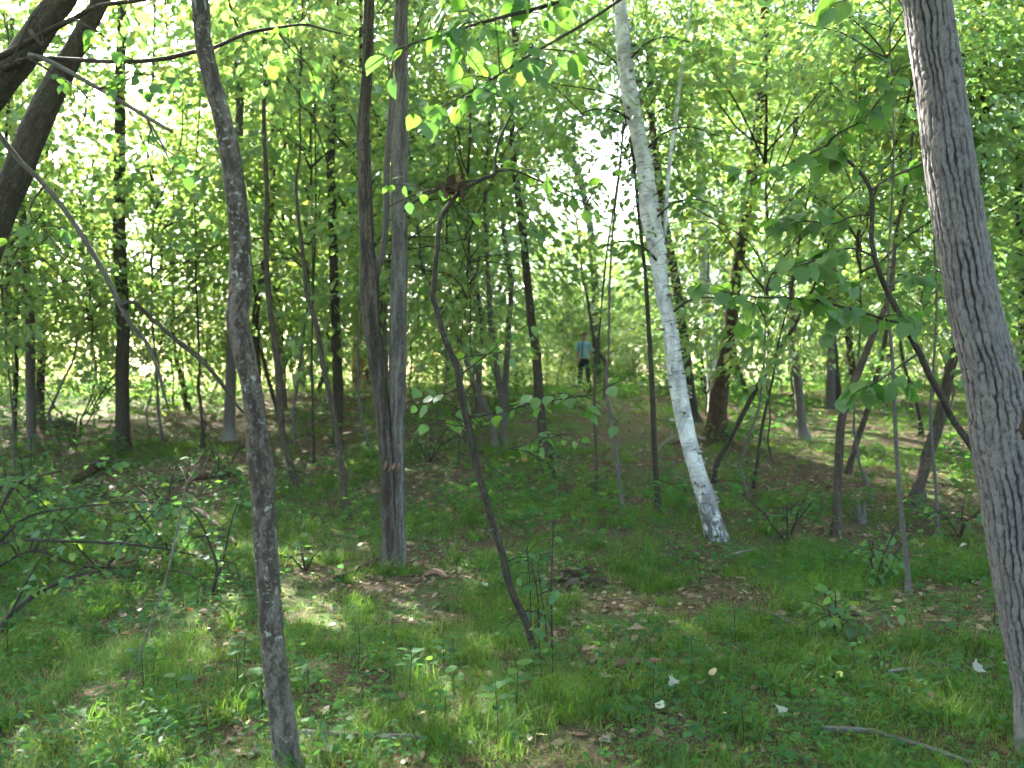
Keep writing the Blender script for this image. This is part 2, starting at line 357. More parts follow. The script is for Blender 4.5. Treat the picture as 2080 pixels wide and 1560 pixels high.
def crown(seed, rx, rz, nsp, nlf, leaf, flat=.25, hole=.0):
    """returns leaf mesh + limb mesh around (0,0,0)"""
    g = np.random.default_rng(seed)
    c = []
    while len(c) < nsp:
        p = g.uniform(-1, 1, 3); d = np.linalg.norm(p)
        if d > 1 or g.random() > .25 + .75 * d: continue
        if vn(p[0] * 2.2 + seed * 3 + 20, p[1] * 2.2 + p[2] * 3.1 + 40 + seed) < hole: continue
        c.append(p * (rx, rx, rz))
    c = np.array(c)
    out = c * (1, 1, .15); out[:, 2] += g.normal(0, .12, nsp) * rx
    out += g.normal(0, .35, (nsp, 3)) * (rx, rx, .3)
    out /= np.linalg.norm(out, axis=1)[:, None]
    L = g.uniform(.45, .95, nsp) * rx / 2.2 * (1.0 if rx > 1.6 else 1.25)
    u = g.random((nsp, nlf)); side = g.choice([-1, 1], (nsp, nlf)) * g.random((nsp, nlf)) ** .7
    lat = np.cross(out, [0, 0, 1]); lat /= np.linalg.norm(lat, axis=1)[:, None]
    wdt = L * .42
    pos = c[:, None] + out[:, None] * (u * L[:, None])[..., None] + lat[:, None] * (side * wdt[:, None] * (1 - .5 * u))[..., None]
    pos[..., 2] += g.normal(0, .06, u.shape) - .22 * u ** 2 * L[:, None]
    fw = out[:, None] * 1.0 + lat[:, None] * (side * 1.3)[..., None] + g.normal(0, .35, pos.shape)
    fw[..., 2] -= .25 + g.random(u.shape) * .7
    nm = g.normal(0, .42, pos.shape) + [0, 0, 1]
    sz = leaf * g.uniform(.65, 1.2, u.shape)
    k = nsp * nlf
    tone = np.clip(g.beta(2, 3, k) * .7 + np.repeat(g.random(nsp), nlf) * .35, 0, .999)
    me = leaves_mesh('crown_leaves', pos.reshape(k, 3), fw.reshape(k, 3), nm.reshape(k, 3), sz.ravel(), M_leaf, g.uniform(.9, 1.1), tone)
    mb = MB()
    pick = g.choice(nsp, min(nsp, 34 if rx > 1.6 else 16), replace=False)
    for q in pick:
        e = c[q] + out[q] * L[q] * .8
        st = np.array([0, 0, e[2] - np.hypot(e[0], e[1]) * g.uniform(.45, .9) - .2])
        st[2] = max(st[2], -rz * g.uniform(.25, .95))
        mid = (st + e) / 2 + np.array([0, 0, .12 * rx * g.uniform(.2, 1)]) + g.normal(0, .05 * rx, 3)
        r0 = .012 * rx / 1.2
        r0 = r0 * g.uniform(.45, .95); q1 = st * .72 + mid * .28 + g.normal(0, .035 * rx, 3) + [0, 0, .05 * rx]; q2 = mid * .45 + e * .55 + g.normal(0, .05 * rx, 3)
        mb.tube([st, q1, mid, q2, e], [r0, r0 * .8, r0 * .6, r0 * .4, r0 * .15], n=5, step=.18, lump=0, seed=int(q) % 50, caps=False)
        for z_ in range(3):
            b0 = [mid, q2, mid * .5 + q2 * .5][z_]; b1 = b0 + (e - st) * g.uniform(.12, .3) + g.normal(0, .12 * rx, 3)
            mb.tube([b0, (b0 + b1) / 2 + g.normal(0, .03 * rx, 3), b1], [r0 * .3, r0 * .2, r0 * .08], n=3, step=.2, lump=0, caps=False)
    mb.tube([(0, 0, rz * .1), (.03, .02, rz * .5), (0, 0, rz * .85)], [.018 * rx / 1.4, .013 * rx / 1.4, .004], n=6, step=.4, lump=.1, seed=seed)
    return me, mb.mesh('limbs', M_barkD)

CAN = [crown(s, 2.3, 3.3, 205, 26, .118, hole=.47) for s in (1, 2, 3, 4)]
SAP = [crown(s, 1.4, 1.95, 125, 24, .095, hole=.34) for s in (11, 12, 13, 14)]

# ------------------------------------------------------------------ relief for near trunks
def worley(u, v, per):
    iu = np.floor(u).astype(int); iv = np.floor(v).astype(int)
    f1 = np.full(u.shape, 9.); f2 = np.full(u.shape, 9.); idr = np.zeros(u.shape)
    for a in (-1, 0, 1):
        for b in (-1, 0, 1):
            cu = (iu + a) % per; cv = (iv + b) % 251
            d = np.hypot(iu + a + .1 + .8 * _tab[cu, cv] - u, iv + b + .1 + .8 * _tab[(cu + 97) % 256, cv] - v)
            idr = np.where(d < f1, _tab[(cu + 31) % 256, (cv + 5) % 256], idr)
            f2 = np.where(d < f1, f1, np.minimum(f2, d)); f1 = np.minimum(f1, d)
    return f1, f2, idr
def sst(x, a, b):
    x = np.clip((x - a) / (b - a), 0, 1); return x * x * (3 - 2 * x)
# each relief returns a 0..1 height map; AMP scales it to metres
def relief_oak(TH, S, r):
    K = 24
    u = TH * K + 1.1 * (vn(TH * 6, S * 3.2, 6) - .5) + .5 * (vn(TH * 12, S * 14, 12) - .5) + .3 * (vn(TH * 48, S * 50, 48) - .5)
    col = np.floor(u).astype(int); fu = u - col; rc = _tab[col % K, 17]; ra = _tab[col % K, 91]
    edge = 1 - np.abs(2 * fu - 1)
    deep = sst(vn(TH * K * .5, S * 5 + 3 * rc, K // 2) * .6 + vn(TH * K, S * 13, K) * .4, .28, .62)
    fur = sst(edge, .06, .42)
    v = S * (13 + 9 * ra) + rc * 13 + .9 * (fu - .5) * (ra - .5) + .8 * (vn(TH * 40, S * 30, 40) - .5)
    iv = np.floor(v).astype(int); fv = v - iv; rb = _tab[(col * 7 + iv) % 256, (iv * 3) % 256]
    crk = sst(1 - np.abs(2 * fv - 1), .0, .22)
    plate = (1 - deep * (1 - fur)) * (1 - .5 * (rb > .35) * (1 - crk)) * (.78 + .3 * rb)
    return .0125 * (plate + .22 * vn(TH * 80, S * 90, 80) - .75)
def relief_scaly(TH, S, r):
    w_ = vn(TH * 8, S * 14, 8); a = vn(TH * 14 + w_, S * 17, 14); b = vn(TH * 26, S * 50 + 2 * w_, 26); c = vn(TH * 40, S * 110, 40)
    l = vn(TH * 3, S * 2.5, 3)
    return .006 * (sst(a * .5 + b * .35 + c * .25, .35, .75) - .5) + .004 * (l - .5)
def relief_grey(TH, S, r):
    w_ = vn(TH * 7, S * 5, 7); a = vn(TH * 26 + 2 * w_, S * 5, 26); b = vn(TH * 40, S * 14 + w_, 40)
    return .007 * (sst(a * .6 + b * .4, .3, .7) - .55)
def relief_birch(TH, S, r):
    f = vn(TH * 8, S * 22, 8); g = vn(TH * 16, S * 60, 16)
    return .004 * (f - .5) + .0025 * (g - .5)
def relief_rough(TH, S, r):
    n = vn(TH * 11, S * 2.0, 11); f = vn(TH * 22, S * 6, 22)
    return r * (.16 * (n - .5) + .1 * (f - .5))

# ------------------------------------------------------------------ trees traced from base to top
def trace(pts, d, dz=0.0):
    """pixel trace at depth d -> world points, radii (dz: metres the top drifts in depth)"""
    n = len(pts); W = []; Rr = []
    for i, (x, y, wd) in enumerate(pts):
        Y = d + dz * i / max(1, n - 1)
        W.append(P(x, y, Y)); Rr.append(wd / 2 / F * Y)
    return W, Rr

def extend(W, Rr, H):
    W = list(W); Rr = list(Rr)
    d = (W[-1] - W[max(0, len(W) - 3)]).normalized()
    while W[-1].z < H:
        d = (d + Vector((rnd.gauss(0, .05), rnd.gauss(0, .05), .18))).normalized()
        W.append(W[-1] + d * .7); Rr.append(max(Rr[-1] * .93, .006))
    return W, Rr

def tree(name, label, mat, pts, H=8.0, ck='can', cs=1.0, d=None, sides=10, step=.09, relief=None, dz=0.0, flare=1.35, cat='tree', lump=.07, group=None, cdz=0, seed=None):
    if d is None: d = hit(pts[0][0], pts[0][1])
    W, Rr = trace(pts, d, dz)
    b = Vector((W[0].x, W[0].y, gz(W[0].x, W[0].y)))
    W[0] = b + Vector((0, 0, -.02)); W.insert(0, b - Vector((0, 0, .15))); Rr.insert(0, Rr[0] * flare * 1.15); Rr[1] *= flare
    if len(W) > 2 and (W[2] - W[1]).length > .35:
        W.insert(2, W[1].lerp(W[2], .22 / (W[2] - W[1]).length)); Rr.insert(2, Rr[2])
    if H: W, Rr = extend(W, Rr, H)
    e = empty(name, b, label, cat, group)
    ph_ = rnd.uniform(0, 6.28); base_rel = relief
    def rel(TH, S, r):
        k = np.exp(-np.clip(S - .15, 0, 9) / .12) * (.5 + .5 * np.sin(2 * np.pi * 3 * TH + ph_) * np.sin(2 * np.pi * 2 * TH + 2 * ph_))
        return (base_rel(TH, S, r) if base_rel else 0) + r * (.45 if 20 < sides < 34 or sides == 44 else .22) * k
    mb = MB(); mb.tube(W, Rr, n=sides, step=step, relief=rel if sides >= 10 else relief, lump=lump, seed=len(C.objects) % 40 if seed is None else seed)
    obj('trunk', mb.mesh('trunk', mat), e)
    if ck:
        lm, bm = (CAN if ck == 'can' else SAP)[rnd.randrange(4)]
        rz = (3.3 if ck == 'can' else 1.9) * cs
        zc = W[-1].z - rz * .55 - cdz; zb = zc - rz * .8
        at_z = lambda z: Vector([float(np.interp(z, [q.z for q in W], [q[a] for q in W])) for a in (0, 1)] + [z])
        c_, b_ = at_z(zc), at_z(max(zb, b.z + .3)); dv = (c_ - b_) / max(c_.z - b_.z, .1)
        SH = Matrix(((1, 0, dv.x, 0), (0, 1, dv.y, 0), (0, 0, 1, 0), (0, 0, 0, 1)))
        M = Matrix.Translation(c_) @ SH @ Matrix.Rotation(rnd.uniform(0, 6.28), 4, 'Z') @ Matrix.Scale(cs, 4)
        obj('branches', bm, e, M); obj('crown', lm, e, M)
    return e, W, Rr

def limb(e, name, mat, pts, d, dz=0.0, n=7, step=.06, lump=.1, ends=None):
    W, Rr = trace(pts, d, dz)
    if ends: W = list(ends) + W; Rr = [Rr[0]] * len(ends) + Rr
    mb = MB(); mb.tube(W, Rr, n=n, step=step, lump=lump, seed=len(C.objects) % 40)
    return obj(name, mb.mesh(name, mat), e), W, Rr

# the slim tree in front left
t1, W1, _ = tree('tree', 'slim near tree with scaly lichen spotted bark rising left of centre', M_barkA,
     [(590, 1600, 50), (585, 1560, 49), (573, 1460, 47), (561, 1372, 45), (553, 1290, 44), (547, 1200, 44), (540, 1110, 44), (537, 1035, 44), (528, 930, 46), (519, 852, 40), (511, 785, 38), (495, 717, 41), (482, 650, 43), (486, 600, 40), (490, 515, 41), (485, 437, 41), (476, 370, 44), (465, 303, 40), (450, 235, 37), (431, 168, 37), (416, 100, 35), (408, 40, 34), (405, 0, 33)],
     H=8.5, ck='can', cs=.75, d=3.12, sides=44, step=.011, relief=relief_scaly, flare=1.1, lump=.1)
# the big furrowed tree on the right
t2, W2, _ = tree('tree', 'thick near tree with deeply furrowed grey bark at the right edge', M_barkO,
     [(2150, 1500, 118), (2122, 1400, 108), (2100, 1304, 104), (2078, 1180, 104), (2056, 1040, 105), (2040, 930, 110), (2033, 880, 112), (2028, 830, 106), (2010, 751, 98), (1977, 617, 93), (1957, 505, 91), (1930, 337, 90), (1908, 168, 88), (1882, 0, 86)],
     H=11, ck='can', cs=1.0, d=3.45, sides=176, step=.0105, relief=relief_oak, flare=1.25, lump=.03)
mb = MB(); bp = P(2064, 862, 3.38)
mb.tube([bp + Vector((0, .06, -.11)), bp + Vector((.02, -.005, -.03)), bp + Vector((.028, -.015, .03)), bp + Vector((.01, .06, .10))], [.03, .062, .055, .02], n=24, step=.012, relief=lambda T, S, r: .02 * (vn(T * 8, S * 40, 8) - .5), seed=4)
obj('burl', mb.mesh('burl', M_rot), t2)

# twin stemmed grey tree
d3 = hit(799, 1150)
t3, W3, _ = tree('tree', 'twin stemmed grey tree with stems joined at the foot left of centre', M_barkB2,
     [(793, 1150, 34), (791, 1090, 31), (790, 1035, 30), (788, 970, 29), (785, 920, 31), (778, 852, 31), (771, 785, 31), (763, 717, 33), (754, 650, 34), (750, 590, 38), (750, 548, 40), (745, 500, 30), (743, 437, 30), (740, 337, 26), (738, 270, 25), (744, 168, 23), (748, 100, 23), (750, 0, 22)],
     H=10.5, ck='can', cs=.6, d=d3, sides=30, step=.03, relief=relief_grey, flare=1.12)
W, Rr = trace([(811, 1158, 28), (811, 1090, 25), (811, 1035, 24), (810, 970, 25), (809, 920, 27), (808, 852, 29), (808, 785, 33), (808, 717, 35), (809, 660, 35), (810, 600, 33), (812, 515, 32), (811, 437, 34), (811, 370, 34), (811, 270, 35), (813, 168, 30), (815, 60, 27), (816, 0, 26)], d3 + .02)
W, Rr = extend(W, Rr, 10)
mb = MB(); mb.tube(W, Rr, n=30, step=.03, relief=relief_grey, lump=.06, seed=9); st = obj('stem', mb.mesh('stem', M_barkG), t3)
limb(t3, 'branch', M_barkG, [(757, 575, 20), (768, 545, 17), (779, 505, 14), (785, 440, 13), (786, 337, 12), (792, 240, 12), (800, 120, 9), (806, -20, 7)], d3 + .02, .5)
limb(t3, 'branch', M_barkD, [(820, 430, 5), (850, 405, 5), (905, 380, 4), (940, 372, 3)], d3 - .1, -.4)
# broken bark scar on the left stem
mb = MB(); sp_ = P(795, 952, d3 - .09)
for k in range(7):
    q = sp_ + Vector((rnd.uniform(-.06, .05), rnd.uniform(-.01, .01), rnd.uniform(-.03, .03)))
    mb.tube([q, q + Vector((.01, -.008, .02)), q + Vector((.02, -.004, .05))], [.006, .008, .002], n=5, step=.02, seed=k)
obj('bark_scar', mb.mesh('bark_scar', M_barkR), t3)

# wavy dark sapling in the middle
t4, W4, _ = tree('sapling', 'thin dark wavy sapling leaning left in the centre foreground', M_barkD,
     [(1090, 1338, 17), (1080, 1304, 15), (1064, 1254, 15), (1043, 1210, 15), (1030, 1170, 15), (1021, 1126, 14), (1006, 1079, 15), (995, 1042, 14), (990, 1020, 14), (969, 953, 15), (956, 885, 15), (944, 835, 15), (934, 784, 15), (930, 747, 17), (919, 724, 13), (905, 693, 12), (895, 660, 12), (885, 623, 11), (878, 602, 11), (882, 576, 11), (885, 532, 10), (889, 498, 10), (892, 458, 10), (902, 431, 9), (922, 404, 9), (936, 390, 8), (976, 365, 8), (1005, 353, 7), (1006, 323, 6), (1015, 280, 5), (1040, 230, 3)],
     H=None, ck=None, sides=12, step=.02, flare=1.2, cat='sapling', lump=.12)
d4 = W4[0].y
# paper birch
d5 = hit(1457, 1095)
t5, W5, R5 = tree('birch_tree', 'leaning white paper birch with peeling bark right of centre', M_birch,
     [(1457, 1095, 42), (1446, 1055, 40), (1437, 1025, 38), (1430, 1000, 36), (1418, 965, 33), (1402, 910, 33), (1388, 846, 36), (1373, 760, 34), (1366, 710, 33), (1358, 650, 31), (1346, 600, 30), (1338, 545, 32), (1334, 505, 37), (1321, 437, 38), (1309, 337, 33), (1295, 270, 31), (1285, 220, 33), (1276, 168, 34), (1268, 110, 32), (1263, 60, 29), (1260, 0, 25)],
     H=10.5, ck='can', cs=.9, d=d5, sides=36, step=.025, relief=relief_birch, flare=1.1, lump=.08, seed=0)
limb(t5, 'branch', M_birch, [(1343, 495, 8), (1350, 471, 8), (1354, 420, 8), (1358, 353, 8), (1366, 286, 8), (1375, 215, 7), (1384, 150, 6), (1394, 80, 5), (1403, 10, 4), (1410, -40, 3)], d5 + .03, .4, n=10)
# peeling flakes of birch bark
g = np.random.default_rng(5)
u = np.linspace(0, 1, 5); v = np.linspace(-1, 1, 4)
FV = np.array([[a * .05 , b * .022 * (1 - .5 * a), .018 * a * a * 2.2 - .004 * abs(b)] for a in u for b in v]); fi = np.arange(20).reshape(5, 4)
FQ = np.stack([fi[:-1, :-1], fi[:-1, 1:], fi[1:, 1:], fi[1:, :-1]], -1).reshape(-1, 4)
def flake_mat():
    m, t, out = newmat('birch_flake'); ge = N(t, 'NewGeometry')
    d = N(t, 'BsdfPrincipled'); d.inputs['Roughness'].default_value = .8
    t.links.new(mixc(t, ge.outputs['Backfacing'], (.34, .31, .28), (.10, .07, .05)), d.inputs['Base Color']); t.links.new(d.outputs[0], out.inputs[0]); return m
flake = mk_mesh('bark_flake', FV, [FQ], flake_mat())
trunk5 = t5.children[0]
for k in range(130):
    i = int(g.integers(3, 20)); f = g.random(); p = W5[i].lerp(W5[i + 1], f); r = R5[i] * (1 - f) + R5[i + 1] * f
    a = g.choice([g.normal(0, .55), g.normal(math.pi, .6), g.uniform(-math.pi, 0)], p=[.62, .2, .18])
    out_ = Vector((math.cos(a), math.sin(a), 0)); tan = Vector((-math.sin(a), math.cos(a), 0)) * g.choice([-1, 1]); up = Vector((0, 0, 1))
    X = (tan * .9 + out_ * .45 + up * g.normal(0, .25)).normalized(); Z = (out_ - X * out_.dot(X)).normalized(); Yv = Z.cross(X)
    s_ = g.uniform(.35, 1.0)
    M = Matrix.Translation(p + out_ * (r * .97)) @ Matrix((X, Yv, Z)).transposed().to_4x4() @ Matrix.Scale(s_, 4)
    obj('bark_flake', flake, trunk5, M)
# knot at the foot of the birch
kp = P(1429, 990, d5 - .06); mb = MB()
mb.tube([kp + Vector((0, .05, 0)), kp + Vector((0, -.005, 0)), kp + Vector((0, -.02, -.004))], [.055, .05, .02], n=16, step=.012, seed=3)
obj('knot', mb.mesh('knot', M_barkG), t5)

# big leaning tree at the top left with its limbs
t6, W6, _ = tree('tree', 'dark leaning tree with spreading limbs entering at the top left corner', M_barkD,
     [(-215, 1130, 72), (-170, 980, 62), (-110, 760, 58), (-55, 590, 56), (0, 440, 54), (35, 350, 54), (65, 275, 54), (92, 215, 52), (118, 160, 46), (150, 105, 38), (175, 55, 34), (200, 10, 31)],
     H=9, ck='can', cs=.9, d=6.2, sides=24, step=.04, relief=relief_grey)
W, Rr = trace([(-190, 760, 40), (-120, 420, 56), (-60, 260, 58), (0, 170, 58), (40, 122, 58), (75, 70, 54), (105, 25, 50), (140, -25, 46)], 5.2)
W[0] = W6[4]; W, Rr = extend(W, Rr, 7)
mb = MB(); mb.tube(W, Rr, n=20, step=.04, relief=relief_grey, seed=6); obj('limb', mb.mesh('limb', M_barkD), t6)
b1, _, _ = limb(t6, 'branch', M_barkD, [(10, 140, 14), (60, 120, 11), (150, 122, 10), (250, 126, 9), (330, 120, 9), (395, 105, 9), (435, 97, 8), (500, 68, 7), (560, 57, 6), (620, 50, 5), (665, 62, 4), (720, 75, 2)], 5.1, -.3)
limb(t6, 'branch', M_barkD, [(-30, 130, 14), (40, 95, 13), (100, 62, 12), (150, 38, 10), (200, 12, 9), (290, 0, 7), (380, -20, 4)], 5.0, -.2)
limb(t6, 'branch', M_dead, [(60, 112, 11), (90, 120, 11), (130, 140, 10), (200, 180, 9), (260, 215, 9), (310, 245, 8), (350, 268, 7)], 5.1, -.3)
limb(t6, 'branch', M_dead, [(285, 225, 6), (300, 243, 5), (322, 280, 5), (335, 305, 4), (346, 332, 4)], 4.9, -.1)
limb(t6, 'branch', M_dead, [(-90, 170, 14), (-40, 225, 12), (0, 275, 11), (35, 320, 11), (90, 375, 10), (130, 425, 10), (180, 500, 10), (220, 570, 11), (250, 630, 11), (268, 662, 9), (300, 700, 8), (322, 755, 7), (332, 795, 6), (342, 830, 5)], 5.3, 1.2)
limb(t6, 'branch', M_barkB, [(246, 622, 8), (270, 612, 8), (300, 640, 8), (340, 675, 8), (380, 708, 9), (420, 742, 9), (450, 780, 8), (475, 815, 7), (495, 838, 5)], 5.95, .5)
limb(t6, 'branch', M_barkD, [(60, 60, 8), (90, 95, 6), (70, 30, 5), (40, 90, 5), (20, 130, 4)], 4.9, -.2)

